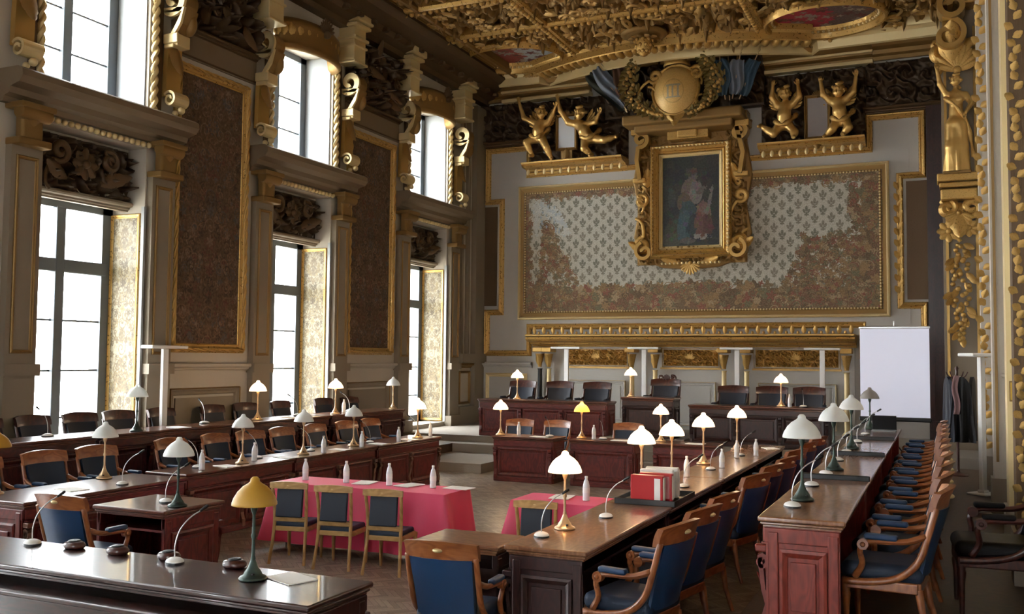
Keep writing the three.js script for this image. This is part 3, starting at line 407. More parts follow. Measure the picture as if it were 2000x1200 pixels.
{ // panelled bench back with carved canopy behind the judges
  const t = thing('bench_canopy', 'gilded carved canopy and panelling behind the judges chairs', 'panelling', [-5.6, .5, ZB], 0);
  const a = -4.1, d = 3.85, y = (q) => q - .5;
  put('cornice', [mould(CORN(.62, .26), a, d, y(2.5)), RB(d - a, .05, .66, .02, (a + d) / 2, y(2.78), .33)], M.gold, t);
  put('cresting', mg(Array.from({ length: 62 }, (_, k) => { const x = mix(a + .08, d - .08, k / 61); return k % 2 ? T(leaf(.2, .11, .2), x, y(2.8), .5) : ball(.035, x, y(2.83), .52, 6, [1, 1.5, 1]); })), M.gold, t);
  put('back_board', bb(a + .05, d - .05, y(.5), y(2.5), 0, .06), M.paintGrey, t);
  const segs = [[-8.8, -7.12], [-6.28, -4.84], [-4.06, -2.1]];
  for (const [p, q] of segs) { const w = q - p, x = (p + q) / 2 + 5.6; put('carved_panel', [T(carved(w - .1, .4, .13, .1, p + 60, .014), x, y(2.24), .07), sweep(rectP(p + 5.6, y(2.0), q + 5.6, y(2.48)), PF(.05, .08)), T(shell(.16), x, y(2.2), .14), bb(p + 5.6 - .02, q + 5.6 + .02, y(1.96), y(2.0), 0, .12)], M.gold, t); }
  for (const [p, q] of [[-8.72, -7.2], [-6.1, -4.95], [-3.95, -2.2]]) put('door_panel', [T(sweep(rectP(p + 5.6, y(.6), q + 5.6, y(1.66)), PF(.09, .05)), 0, 0, .06), bb(p + 5.6 + .14, q + 5.6 - .14, y(.72), y(1.52), .05, .075)], M.paintGrey, t), put('door_moulding', T(sweep(rectP(p + 5.6, y(.6), q + 5.6, y(1.66)), PF(.035, .06)), 0, 0, .06), M.goldPale, t);
  for (const px of [-9.45, -9.2, -6.99, -6.4, -4.72, -4.19, -1.96]) { const x = px + 5.6; const c = put('column', [T(lathe([[.09, 0], [.09, .06], [.06, .1], [.065, .5], [.055, 1.4], [.07, 1.44]], 14), x, y(.5), .22), RB(.2, .06, .3, .01, x, y(.52), .2)], px === -9.45 ? M.black : M.goldPale, t); put('column_capital', [T(lathe([[.05, 0], [.06, .08], [.11, .3], [.12, .34]], 12), x, y(1.98), .24), T(leaf(.3, .16, .4), x, y(2.0), .3), RB(.26, .12, .4, .02, x, y(2.42), .24)], M.gold, t); }
}
{ // portrait in its carved frame
  const t = thing('gilded_portrait', 'painting of a robed seated figure in heavy gilded carved frame', 'painting', [-5.52, 4.42, ZB], 0), z0 = .16;
  put('carved_surround', [ext([[-1.2, .25], [-.7, .05], [0, 0], [.7, .05], [1.2, .25], [1.42, .8], [1.3, 1.5], [1.44, 2.2], [1.3, 3.1], [1.42, 3.5], [-1.42, 3.5], [-1.3, 3.1], [-1.44, 2.2], [-1.3, 1.5], [-1.42, .8]], .14, .03), T(carved(2.7, 3.3, .3, .12, 71, .025, (x, y) => Math.abs(x) > .85 || y < -1.2 ? 1 : .2), 0, 1.75, z0)], M.goldDark, t);
  put('outer_frame', T(sweep(rectP(-1.0, .24, 1.0, 3.05), PF(.24, .22)), 0, 0, z0), M.gold, t);
  put('inner_frame', T(sweep(rectP(-.78, .46, .78, 2.82), PF(.09, .1)), 0, 0, z0 + .02), M.goldPale, t);
  put('frame_bead', [beads([.93, .4, .36], [.93, 2.95, .36], .04, .1), beads([-.93, .4, .34], [-.93, 2.95, .34], .03, .1), beads([-.9, 2.98, .36], [.9, 2.98, .36], .03, .09), beads([-.7, .12, .25], [.7, .12, .25], .035, .1), beads([-.2, -.04, .22], [.2, -.04, .22], .035, .09)], M.goldPale, t);
  put('canvas', T(new THREE.BoxGeometry(1.4, 2.2, .03), 0, 1.64, z0 + .03), M.painting, t);
  for (const s of [-1, 1]) {
    put('side_console', [T(ribbon([...spiral(0, 0, .05, .2, 0, 1.3 * s, 26), [s * .1, -.5], [s * .02, -1.0]], .1, .3), s * 1.2, 3.2, .3), RB(.4, .16, .42, .03, s * 1.25, 3.4, .25), RB(.34, .12, .36, .03, s * 1.25, 2.2, .22)], M.gold, t);
    put('side_scroll', [T(cscroll(.34, .07, s), s * 1.2, .6, .26, 0, 0, s > 0 ? 2.6 : -2.6), T(cscroll(.3, .06, -s), s * 1.22, 1.7, .24), T(leaf(.6, .26), s * 1.2, 1.9, .2, 0, 0, s * .3), T(leaf(.5, .24), s * 1.1, .4, .22, 0, 0, -s * 1.0), ribbon([...spiral(s * 1.12, .42, .05, .24, s > 0 ? 0 : PI, s * 1.2, 26)], .08, .3, .25)], M.gold, t);
  }
  put('bottom_ornament', [T(shell(.3), 0, .12, .24, 0, 0, PI), T(leaf(.5, .24), .2, .14, .2, 0, 0, -1.4), T(leaf(.5, .24), -.2, .14, .2, 0, 0, 1.4)], M.gold, t);
  put('entablature', [mould(CORN(.5, .3), -1.4, 1.4, 3.4), RB(1.0, .3, .5, .02, 0, 3.26, .28), RB(.5, .26, .2, .05, 0, 3.26, .5)], M.gold, t);
}

// ---------- ceiling: carved and gilded, with painted ovals ----------
{
  const OV = [[-9.45, -20.95, 1.02, .8], [-2.2, -21.1, 1.05, .85]], inOv = (x, z, k) => OV.some(([a, c, p, q]) => ((x - a) / (p + k)) ** 2 + ((z - c) / (q + k)) ** 2 < 1);
  const cx = -4.9, cz = -19.5, w = 11, h = 7;
  stuff(put('carved_relief', Cw(T(carved(w, h, .52, .26, 51, .042, (x, y) => inOv(x + cx, y + cz, .25) ? .05 : 1), cx, cz, .02)), M.goldDark, trimC));
  const arc = Array.from({ length: 33 }, (_, i) => { const t = i / 32 * 2 - 1; return [-5.9 + t * 3.3, -22.75 + .95 * (1 - t * t)]; });
  const arcL = [[-10.45, -22.35], [-9.4, -22.4], ...arc, [-2.4, -22.4], [.3, -22.35]];
  put('arched_moulding', Cw(sweep(arcL, PF(.34, .5), false)), M.goldPale, trimC);
  put('moulding_tongues', Cw(mg(arc.slice(1).map((p, i) => { const q = arc[i], a = Math.atan2(p[1] - q[1], p[0] - q[0]); return T(ball(.1, 0, 0, 0, 9, [1, 2.3, 1]), (p[0] + q[0]) / 2, (p[1] + q[1]) / 2 + .62, .36, 0, 0, a); }))), M.gold, trimC);
  put('inner_moulding', Cw(sweep(arc.map(p => [p[0], p[1] + .88]), PF(.2, .42), false)), M.gold, trimC);
  for (const x of [-8.05, -3.75]) put('ceiling_rib', Cw(mg([T(mould(CORN(.3, .3), 0, 3.8, 0), x, -17.2, 0, 0, 0, -PI / 2), beads([x + .15, -21, .3], [x + .15, -17.3, .3], .06, .16)])), M.gold, trimC);
  for (const z of [-19.3, -17.4]) put('ceiling_rib', Cw(mg([mould(CORN(.3, .34), -10.4, .3, z), beads([-10.3, z + .17, .3], [.2, z + .17, .3], .055, .15)])), M.gold, trimC);
  put('border_moulding', Cw(mg([mould(CORN(.32, .3), -10.45, .4, -22.75), T(mould(CORN(.32, .3), 0, 15, 0), -10.2, -8, 0, 0, 0, -PI / 2), T(mould(CORN(.3, .3), 0, 15, 0), .75, -8, 0, 0, 0, -PI / 2)])), M.goldDark, trimC);
  stuff(put('carved_leaves', Cw(mg(Array.from({ length: 190 }, () => { let x, z; do { x = mix(-10.2, .3, rnd()); z = mix(-22.6, -17, rnd()); } while (inOv(x, z, .3)); const k = rnd(), a = rnd() * 6.28; return k < .55 ? T(leaf(.3 + rnd() * .2, .24, .16), x, z, .2, 0, 0, a) : k < .85 ? T(cscroll(.26 + rnd() * .14, .06, rnd() < .5 ? 1 : -1), x, z, .2, 0, 0, a) : T(rosette(.16 + rnd() * .08), x, z, .22); }))), M.goldLeaf, trimC));
  put('pendant_rosette', Cw(T(mg([T(lathe([[0, 0], [.5, .0], [.52, .08], [.42, .12], [.36, .1], [.3, .16], [0, .18]], 28), 0, 0, 0, PI / 2), T(rosette(.36, 10), 0, 0, .14)]), -6.0, -20.4, .2)), M.goldDark, trimC);
  const pd = thing('ceiling_pendant', 'gilded pine cone boss hanging from the ceiling above the shield', 'boss', [-6.0, YC - .78, -20.4]);
  put('cone', [lathe([[0, 0], [.08, .03], [.17, .16], [.2, .32], [.17, .46], [.1, .54]], 18), ...Array.from({ length: 36 }, (_, k) => { const j = k / 9 | 0, a = (k % 9 + (j & 1) / 2) / 9 * 6.28, r = [.12, .18, .2, .15][j]; return ball(.045, Math.cos(a) * r, .12 + j * .12, Math.sin(a) * r, 6); })], M.gold, pd);
  put('neck', lathe([[.09, .5], [.13, .58], [.08, .66], [.2, .84], [.24, .9]], 16), M.gold, pd);
  OV.forEach(([x, z, p, q], i) => {
    const t = thing('ceiling_painting', i ? 'oval ceiling painting in red and brown near the right wall' : 'oval ceiling painting in pale blue and red near the windows', 'painting', [x, YC, z]);
    const E = (k, n = 44) => Array.from({ length: n }, (_, a) => [Math.cos(a / n * 6.2832) * (p + k), Math.sin(a / n * 6.2832) * (q + k)]), D = (g) => T(g, 0, 0, 0, PI / 2);
    put('canvas', D(T(new THREE.CylinderGeometry(1, 1, .05, 40), 0, 0, .06, PI / 2, 0, 0, [p + .02, .05 / .05, q + .02])), i ? M.ovalR : M.ovalL, t);
    put('gilded_frame', D(sweep(E(.26), PF(.28, .32))), M.gold, t);
    put('frame_bead', D(mg(E(.05, 60).map(([a, c]) => ball(.035, a, c, .18, 6)))), M.goldPale, t);
    put('leaf_wreath', D(mg(E(.36, 30).map(([a, c], k) => T(leaf(.3, .2, .4), a, c, .1, 0, 0, k / 30 * 6.2832 - PI / 2 + (k & 1 ? .5 : -.5) )))), M.goldPale, t);
    put('cartouche', D(mg([T(shell(.34), 0, q + .3, .3), T(shell(.34), 0, -q - .3, .3, 0, 0, PI), T(cscroll(.28, .05), .4, q + .28, .22), T(cscroll(.28, .05, -1), -.4, q + .28, .22)])), M.gold, t);
  });
}

// ---------- right wall: pier with a carved figure, gilded bands ----------
{
  put('end_pier', bb(.06, XR, -.1, YC, ZB, -20.55), M.paintDark, trimR);
  put('pier_moulding', mg([B(.05, 7.2, .06, .13, 5.2, -20.53), B(.05, 7.2, .06, .66, 5.2, -20.53)]), M.gold, trimR);
  const band = (z0, z1, y0, y1, out, m, n = 'wall_band') => put(n, bb(XR - out, XR + .02, y0, y1, z0, z1), m, trimR);
  const pil = (z, x0, m, leafS, lm) => { put('wall_pilaster', bb(x0, XR + .02, .36, YC, z - .3, z), m, trimR); put('pilaster_base', bb(x0 - .03, XR, .36, .8, z - .32, z + .03), M.paintDark, trimR); if (leafS) put('leaf_band', mg(Array.from({ length: Math.round(8.2 / (leafS * .75)) }, (_, k) => T(leaf(leafS, leafS * .8, .4), x0 + .045 + (k & 1 ? .018 : -.018) + .01 * Math.sin(k * 1.7), .9 + k * leafS * .75, z - .01, 0, 0, (k & 1 ? .7 : -.7) + .4 * Math.sin(k * 2.3)))), lm, trimR); };
  pil(-16, .545, M.paint, .15, M.gold); pil(-13, .56, M.paint, 0); pil(-10.5, .575, M.goldPale, 0); pil(-9, .55, M.bronze, .1, M.gold);
  band(-19.4, -17.4, .4, YC, .06, M.paintDark); put('panel_moulding', Rw(sweep(rectP(-15.6, 2.1, -13.4, 7.6), PF(.1, .08))), M.goldDark, trimR); band(-8.6, -5.4, .4, YC, .05, M.paintDark, 'painted_panel');
  put('pilaster_moulding', mg([B(.03, 8, .03, .6, 5, -12.99), B(.03, 8, .03, .71, 5, -12.99)]), M.goldDark, trimR);
  put('wainscot', Rw(mg([mould(CORN(.1, .12), -20.5, 2, 1.95), bb(-20.5, 2, .36, .7, 0, .06)])), M.paintDark, trimR);
  put('upper_scrolls', mg([T(ribbon(spiral(0, 0, .06, .34, 0, 1.3, 30), .1, .5), .2, 8.55, -20.3), T(ribbon(spiral(0, 0, .06, .3, PI, -1.3, 30), .1, .5), .3, 9.1, -20.2), T(shell(.5), .35, 7.9, -20.3), T(leaf(.8, .5, .4), .25, 8.0, -20.3), T(cscroll(.4, .09), .05, 8.3, -20.35), T(cscroll(.4, .09, -1), .62, 8.3, -20.35), RB(.8, .3, .6, .04, .4, 9.3, -20.4)]), M.gold, trimR);
  const cp = put('console_capital', mg([RB(.78, .16, .5, .03, .35, 5.78, -20.4), RB(.7, .1, .4, .03, .35, 5.64, -20.42), RB(.66, .22, .36, .04, .35, 5.46, -20.44), T(shell(.32), .35, 5.1, -20.36, 0, 0, PI), T(cscroll(.34, .07), .14, 5.2, -20.4), T(cscroll(.34, .07, -1), .56, 5.2, -20.4), T(leaf(.7, .4, .3), .35, 5.3, -20.42, 0, 0, PI), T(rosette(.22), .16, 4.75, -20.4), T(rosette(.18), .52, 4.8, -20.4)]), M.gold, trimR);
  put('fruit_drop', mg(Array.from({ length: 60 }, (_, k) => { const q = k / 60, w = .12 * Math.sin(PI * clamp(q + .08)) + .03, a = k * 2.4; return k % 3 ? ball(.05, .36 + Math.cos(a) * w, 4.5 - q * 1.9, -20.42 + Math.abs(Math.sin(a)) * w, 6) : T(leaf(.22, .13, .5), .36 + Math.cos(a) * w, 4.5 - q * 1.9, -20.44, 0, 0, PI + Math.cos(a)); })), M.gold, trimR);
}

// ---------- gilded figures ----------
const finger = (l, r, bend) => { const p = [[0, 0, 0]], b = [0]; for (let i = 0; i < 3; i++) { b[0] += bend; const q = p[i], s = l * [.45, .32, .23][i]; p.push([q[0], q[1] + Math.cos(b[0]) * s, q[2] + Math.sin(b[0]) * s]); } return p.slice(0, -1).map((q, i) => [...q, r * (1 - i * .15), ...p[i + 1], r * (1 - (i + 1) * .15), .004]); };
const handGeo = (() => { const bones = [[-.016, 0, 0, .016, -.022, .05, 0, .015, .01], [.016, 0, 0, .016, .022, .05, 0, .014, .01], [0, 0, 0, .017, 0, .05, .004, .016, .01]]; [[-.027, .056, .052], [-.009, .06, .06], [.009, .058, .056], [.026, .052, .044]].forEach(([x, y, l]) => finger(l, .0085, .32).forEach(b => { b[0] += x; b[4] += x; b[1] += y; b[5] += y; bones.push(b); })); bones.push([-.024, .012, .004, .0115, -.05, .036, .014, .0095, .006], [-.05, .036, .014, .0095, -.058, .06, .024, .0078, .004]); return sdfMesh(bones, 44, .01); })();
const headGeo = (() => { // face towards +z, centre at the origin, radius about .13
  const b = [[0, .02, -.01, .118, 0, .03, -.02, .118, .03], [0, -.05, .03, .085, 0, -.03, .02, .09, .03], [0, -.095, .06, .028, 0, -.1, .06, .028, .02], [-.055, -.045, .07, .036, -.055, -.045, .07, .036, .02], [.055, -.045, .07, .036, .055, -.045, .07, .036, .02], [0, .005, .112, .01, 0, -.03, .126, .018, .008], [-.045, .028, .098, .012, -.03, .028, .1, .012, .006], [.045, .028, .098, .012, .03, .028, .1, .012, .006], [-.055, .05, .1, .01, -.022, .054, .106, .01, .008], [.055, .05, .1, .01, .022, .054, .106, .01, .008], [-.024, -.066, .1, .009, .024, -.066, .1, .009, .006], [-.018, -.08, .098, .01, .018, -.08, .098, .01, .006], [-.122, -.005, -.01, .022, -.118, -.04, .0, .016, .008], [.122, -.005, -.01, .022, .118, -.04, 0, .016, .008]];
  for (let i = 0; i < 46; i++) { const a = i * 2.4, y = -.02 + .16 * ((i * .618) % 1), r = Math.sqrt(Math.max(0, .0169 - (y - .03) ** 2)) * 1.02, z = Math.sin(a) * r; if (z > .06 && y < .1) continue; b.push([Math.cos(a) * r, y + .02, z - .02, .026, Math.cos(a + .3) * r, y + .03, Math.sin(a + .3) * r - .02, .022, .01]); }
  return sdfMesh(b, 60, .02);
})();
function along(g, at, to, roll = 0, s = 1) { const d = V(...to).sub(V(...at)).normalize(), q = new THREE.Quaternion().setFromUnitVectors(V(0, 1, 0), d), r = new THREE.Quaternion().setFromAxisAngle(V(0, 1, 0), roll); return g.clone().applyMatrix4(new THREE.Matrix4().compose(V(...at), q.multiply(r), V(s, s, s))); }
// joints: head, neck, shoulders, elbows, hands, pelvis, knees, feet (left then right in the picture), local to the thing
function cherub(name, label, base, j, yaw = 0, mat = M.goldFigure) {
  const t = thing(name, label, 'statue', base, 0, 'gilded cherubs over the tapestry');
  const L = (p) => [p[0] - base[0], p[1] - base[1], p[2] - base[2]], q = {}; for (const k in j) q[k] = L(j[k]);
  const mid = (a, b, t) => a.map((v, i) => mix(v, b[i], t)), C = (a, r, b, s, k) => [...a, r, ...b, s, k ?? .06];
  const chest = mid(q.neck, q.pel, .28), belly = mid(q.neck, q.pel, .66); belly[2] += .05;
  const bones = [C(q.neck, .065, q.head, .07, .04), C(chest, .135, belly, .14), C(belly, .145, q.pel, .15)];
  for (const s of ['L', 'R']) {
    const hip = [q.pel[0] + (s === 'L' ? -.085 : .085), q.pel[1] - .03, q.pel[2]], kn = q['kn' + s], ft = q['ft' + s], sh = q['sh' + s], el = q['el' + s], ha = q['ha' + s];
    bones.push(C(chest, .1, sh, .085), C(sh, .078, el, .06, .04), C(el, .062, ha, .036, .03), C(hip, .125, kn, .085), C(kn, .085, mid(kn, ft, .4), .078, .04), C(mid(kn, ft, .4), .078, ft, .045, .04), C(ft, .045, [ft[0] + (s === 'L' ? -.03 : .04), ft[1] - .04, ft[2] + .12], .035, .03));
    bones.push(C([hip[0], hip[1], hip[2] - .06], .1, [hip[0], hip[1], hip[2] - .06], .1));
  }
  const g = [sdfMesh(bones, 76, .05), T(headGeo.clone(), ...q.head, .1, yaw, 0, 1.12)];
  for (const s of ['L', 'R']) { const e = q['el' + s], h = q['ha' + s], d = V(...h).sub(V(...e)).normalize().multiplyScalar(.1); g.push(along(handGeo, h, [h[0] + d.x, h[1] + d.y, h[2] + d.z], s === 'L' ? PI : 0, 1.25)); }
  put('body', mg(g), mat, t);
  for (const s of [-1, 1]) put('wing', mg(Array.from({ length: 5 }, (_, k) => T(leaf(.42 - k * .04, .14, .2), chest[0] + s * .08, chest[1] + .05, chest[2] - .12, -.2, 0, -s * (.5 + k * .28)))), M.gold, t);
  put('drapery', tube(curve([[q.pel[0] - .2, q.pel[1] + .05, q.pel[2] + .06], [q.pel[0], q.pel[1] - .06, q.pel[2] + .18], [q.pel[0] + .2, q.pel[1] + .08, q.pel[2] + .05], [q.pel[0] + .26, q.pel[1] + .22, q.pel[2] - .12], [q.pel[0] + .1, q.pel[1] + .1, q.pel[2] - .2]], 26), u => .05 + .02 * Math.sin(u * 22), 8), M.gold, t);
  return t;
}
const zz = -22.45;
cherub('cherub_statue', 'gilded cherub left of the pale plaque, left arm thrown up high', [-9.4, 7.24, zz], { head: [-9.32, 8.5, zz + .04], neck: [-9.33, 8.3, zz], shL: [-9.5, 8.26, zz], shR: [-9.15, 8.24, zz], elL: [-9.8, 8.42, zz + .05], haL: [-9.93, 8.86, zz + .08], elR: [-9.0, 8.4, zz + .06], haR: [-8.9, 8.62, zz + .1], pel: [-9.41, 7.9, zz], knR: [-9.14, 7.58, zz + .1], ftR: [-9.03, 7.3, zz + .02], knL: [-9.68, 7.74, zz + .16], ftL: [-9.55, 7.42, zz + .04] }, .3);
cherub('cherub_statue', 'gilded cherub right of the pale plaque, leaning with legs trailing right', [-8.1, 7.24, zz], { head: [-8.25, 8.38, zz + .06], neck: [-8.34, 8.22, zz], shL: [-8.58, 8.2, zz], shR: [-8.14, 8.1, zz], elL: [-8.78, 8.5, zz + .05], haL: [-8.85, 8.82, zz + .08], elR: [-7.83, 8.12, zz + .08], haR: [-7.72, 8.34, zz + .1], pel: [-8.03, 7.76, zz], knL: [-8.1, 7.46, zz + .16], ftL: [-7.92, 7.3, zz + .06], knR: [-7.58, 7.64, zz + .1], ftR: [-7.3, 7.72, zz + .02] }, -.5);
cherub('cherub_statue', 'gilded cherub left of the grey plaque with left leg kicked out', [-3.2, 7.24, zz], { head: [-3.23, 8.36, zz + .05], neck: [-3.21, 8.18, zz], shL: [-3.4, 8.11, zz], shR: [-3.06, 8.11, zz], elL: [-3.52, 8.3, zz + .05], haL: [-3.49, 8.58, zz + .05], elR: [-2.9, 8.26, zz + .05], haR: [-2.93, 8.54, zz + .05], pel: [-3.26, 7.67, zz], knL: [-3.47, 7.42, zz + .14], ftL: [-3.78, 7.66, zz + .04], knR: [-3.0, 7.42, zz + .14], ftR: [-3.02, 7.3, zz + .2] }, .35);
cherub('cherub_statue', 'gilded cherub right of the grey plaque with both arms raised', [-2.0, 7.24, zz], { head: [-2.04, 8.3, zz + .05], neck: [-2.07, 8.13, zz], shL: [-2.23, 8.1, zz], shR: [-1.89, 8.11, zz], elL: [-2.38, 8.24, zz + .05], haL: [-2.43, 8.55, zz + .05], elR: [-1.72, 8.25, zz + .05], haR: [-1.67, 8.6, zz + .05], pel: [-2.01, 7.65, zz], knL: [-2.17, 7.42, zz + .14], ftL: [-2.33, 7.3, zz + .04], knR: [-1.83, 7.42, zz + .14], ftR: [-1.96, 7.29, zz + .1] }, -.35);
for (const [x, y, w, h, lb, m] of [[-8.66, 7.97, .46, .82, 'pale blank plaque held between the two left cherubs', M.plaque], [-2.52, 7.77, .46, .92, 'grey blank plaque held between the two right cherubs', M.plaqueGrey]]) {
  const t = thing('stone_plaque', lb, 'plaque', [x, 7.24, -22.55]); put('tablet', RB(w, h, .06, .02, 0, y - 7.24, 0), m, t); put('plaque_frame', [sweep(rectP(-w / 2 - .06, y - 7.24 - h / 2 - .06, w / 2 + .06, y - 7.24 + h / 2 + .06), PF(.08, .08)), T(shell(.16), 0, y - 7.24 + h / 2, .04), T(leaf(.3, .2), 0, y - 7.24 - h / 2, .04, 0, 0, PI)], M.goldDark, t);
  put('plaque_stand', B(.3, y - 7.24 - h / 2 + .02, .1, 0, (y - 7.24 - h / 2) / 2, -.02), M.goldDark, t);
}
{ // draped female figure on the right pier
  const t = thing('caryatid_statue', 'gilded draped female figure on the carved pier at right', 'statue', [.32, 5.86, -20.3]);
  const C = (a, r, b, s, k = .06) => [...a, r, ...b, s, k], bones = [C([0, 1.62, 0], .055, [0, 1.74, .02], .05, .03), C([-.13, 1.55, 0], .075, [.15, 1.53, 0], .075), C([0, 1.5, 0], .13, [0, 1.2, 0], .115), C([0, 1.2, 0], .115, [0, .98, 0], .15), C([-.07, 1.42, .1], .06, [-.07, 1.42, .1], .06), C([.07, 1.42, .1], .06, [.07, 1.42, .1], .06), C([-.16, 1.54, 0], .06, [-.28, 1.78, .04], .05, .04), C([-.28, 1.78, .04], .05, [-.33, 2.08, .06], .035, .03), C([.17, 1.53, 0], .06, [.27, 1.34, .06], .05, .04), C([.27, 1.34, .06], .05, [.16, 1.14, .17], .035, .03), C([-.07, .95, .02], .14, [-.1, .5, .06], .11), C([-.1, .5, .06], .11, [-.11, .06, .02], .09), C([.07, .95, .02], .14, [.09, .5, .02], .11), C([.09, .5, .02], .11, [.1, .06, 0], .1)];
  for (let k = 0; k < 9; k++) { const x = -.2 + k * .05; bones.push(C([x * .7, .95, .1 - Math.abs(x) * .3], .03, [x * 1.1 + .02 * Math.sin(k * 2), .04, .13 - Math.abs(x) * .4], .035, .03)); }
  put('body', mg([sdfMesh(bones, 84, .05), T(headGeo.clone(), 0, 1.82, .03, 0, -.4, 0, .82), along(handGeo, [-.33, 2.08, .06], [-.35, 2.2, .07], PI, 1.05), along(handGeo, [.16, 1.14, .17], [.1, 1.06, .2], 0, 1.05)]), M.goldFigure, t);
  put('sash', tube(curve([[-.2, 1.5, .04], [-.02, 1.3, .17], [.17, 1.02, .1], [.24, .7, .02], [.3, .3, .04]], 26), u => .04 + .015 * Math.sin(u * 20), 8), M.gold, t);
  put('pedestal', [RB(.5, .06, .4, .02, 0, .0, 0)], M.goldDark, t);
}

// ---------- shield, flags and garlands over the portrait ----------
{
  const t = thing('heraldic_shield', 'oval gold shield with scrolled border above the portrait', 'shield', [-5.66, 8.1, -21.95]);
  const sh = (u, v) => { const a = u * 2 * PI, r = v, x = Math.cos(a) * r * .53, y = Math.sin(a) * r * .58 * (Math.sin(a) < 0 ? 1.05 : 1); return [x, y + .48, .28 * (1 - r * r) + .06 - .12 * y]; };
  const g = surf(sh, 40, 12); { const p = g.attributes.position, uv = g.attributes.uv; for (let i = 0; i < p.count; i++) uv.setXY(i, .5 + p.getX(i), .5 - .0 + (p.getY(i) - .48) * .85); }
  put('shield_face', g, M.shield, t);
  put('shield_border', [tube(Array.from({ length: 49 }, (_, i) => { const a = i / 48 * 6.2832; return [Math.cos(a) * .55, Math.sin(a) * .61 + .48, .06 - .06 * Math.sin(a)]; }), .04, 8), bb(-.5, .5, .1, .9, -.12, 0)], M.gold, t);
  put('border_scrolls', [T(cscroll(.3, .055), .5, .85, .05, 0, 0, .4), T(cscroll(.3, .055, -1), -.5, .85, .05, 0, 0, -.4), T(cscroll(.28, .05), .42, .1, .08, 0, 0, 2.4), T(cscroll(.28, .05, -1), -.42, .1, .08, 0, 0, -2.4), T(leaf(.4, .24), 0, -.02, .1, 0, 0, PI), T(leaf(.34, .2), .2, .0, .1, 0, 0, 2.6), T(leaf(.34, .2), -.2, .0, .1, 0, 0, -2.6)], M.gold, t);
  put('crown', [T(lathe([[.3, 0], [.33, .03], [.3, .08], [.31, .14]], 20), 0, 1.06, -.08), ...Array.from({ length: 7 }, (_, k) => { const a = -1.2 + k * .4; return T(leaf(.3, .16, .5), Math.sin(a) * .3, 1.16, Math.cos(a) * .3 - .08, 0, a, 0); }), ball(.06, -.25, 1.42, .1, 7), ball(.06, 0, 1.46, .2, 7), ball(.06, .25, 1.42, .1, 7)], M.gold, t);
  const flags = [[-6.9, 8.2, -8.05, 9.5, 0, M.flagDark, 'outermost'], [-6.88, 8.22, -7.8, 9.62, 1, M.flagGrey, 'second from outside'], [-6.84, 8.24, -7.5, 9.66, 0, M.flagDark, 'middle'], [-6.8, 8.24, -7.2, 9.68, 1, M.flagBrown, 'second from inside'], [-6.74, 8.24, -6.88, 9.68, 0, M.flagDark, 'innermost'], [-4.5, 8.24, -4.66, 9.5, 1, M.flagBlue, 'innermost'], [-4.42, 8.24, -4.46, 9.48, 0, M.flagDark, 'second from inside'], [-4.34, 8.24, -4.12, 9.44, 1, M.flagGrey, 'second from outside'], [-4.2, 8.24, -3.72, 9.4, 0, M.flagBlue, 'outermost']];
  flags.forEach(([x0, y0, x1, y1, k, m, w], i) => {
    const L = Math.hypot(x1 - x0, y1 - y0) - .14, a = Math.atan2(x0 - x1, y1 - y0), left = i < 5, f = thing('furled_flag', `${['dark', 'grey', 'dark', 'brown', 'dark', 'blue', 'dark', 'grey', 'blue'][i]} furled flag, ${w} of the fan ${left ? 'left' : 'right'} of the shield`, 'flag', [x0, y0, -22.05 + k * .1], 0, `flags fanned ${left ? 'left' : 'right'} of the shield`);
    f.rotation.z = a; put('pole', T(new THREE.CylinderGeometry(.014, .014, L, 7), 0, L / 2, 0), M.brass, f); put('spear_tip', T(lathe([[0, 0], [.03, .04], [.012, .07], [.035, .12], [0, .22]], 8), 0, L - .04, 0), M.goldPale, f);
    put('cloth', slab((u, v) => { const w = mix(.1, .2, Math.sin(v * 2.6)) , q = (u - .5) * 2; return [q * w + .04 * Math.sin(v * 5 + i), .1 + v * (L - .28), .05 + .045 * Math.cos(q * 7 + v * 4 + i)]; }, 14, 14, [0, 0, -.03]), m, f);
  });
  for (const [s, pts, lb] of [[0, [[-6.5, 9.5], [-6.78, 9.05], [-6.74, 8.55], [-6.35, 8.12], [-5.95, 7.98]], 'gilded fruit and leaf garland left of the shield'], [1, [[-5.0, 9.3], [-4.75, 8.9], [-4.72, 8.5], [-5.0, 8.1], [-5.35, 7.96]], 'gilded fruit and leaf garland right of the shield']]) {
    const o = pts[4], gl = thing('garland', lb, 'garland', [o[0], o[1], -21.85]), c = curve(pts.map(p => [p[0] - o[0], p[1] - o[1], 0]), 60);
    stuff(put('leaves', mg(Array.from({ length: 110 }, (_, k) => { const p = c[k % 61], w = .17 * Math.sin(PI * clamp((k % 61) / 61 + .1)), a = k * 2.4; return T(leaf(.16, .1, .5), p.x + Math.cos(a) * w, p.y, Math.sin(a) * w, .4 * Math.sin(a), 0, a); })), M.foliage, gl));
    stuff(put('fruit', mg(Array.from({ length: 60 }, (_, k) => { const p = c[k], w = .13 * Math.sin(PI * clamp(k / 61 + .1)), a = k * 1.9; return ball(.04 + .02 * ((k * 7) % 3) / 3, p.x + Math.cos(a) * w, p.y, Math.abs(Math.sin(a)) * w + .03, 7); })), M.gold, gl));
  }
}

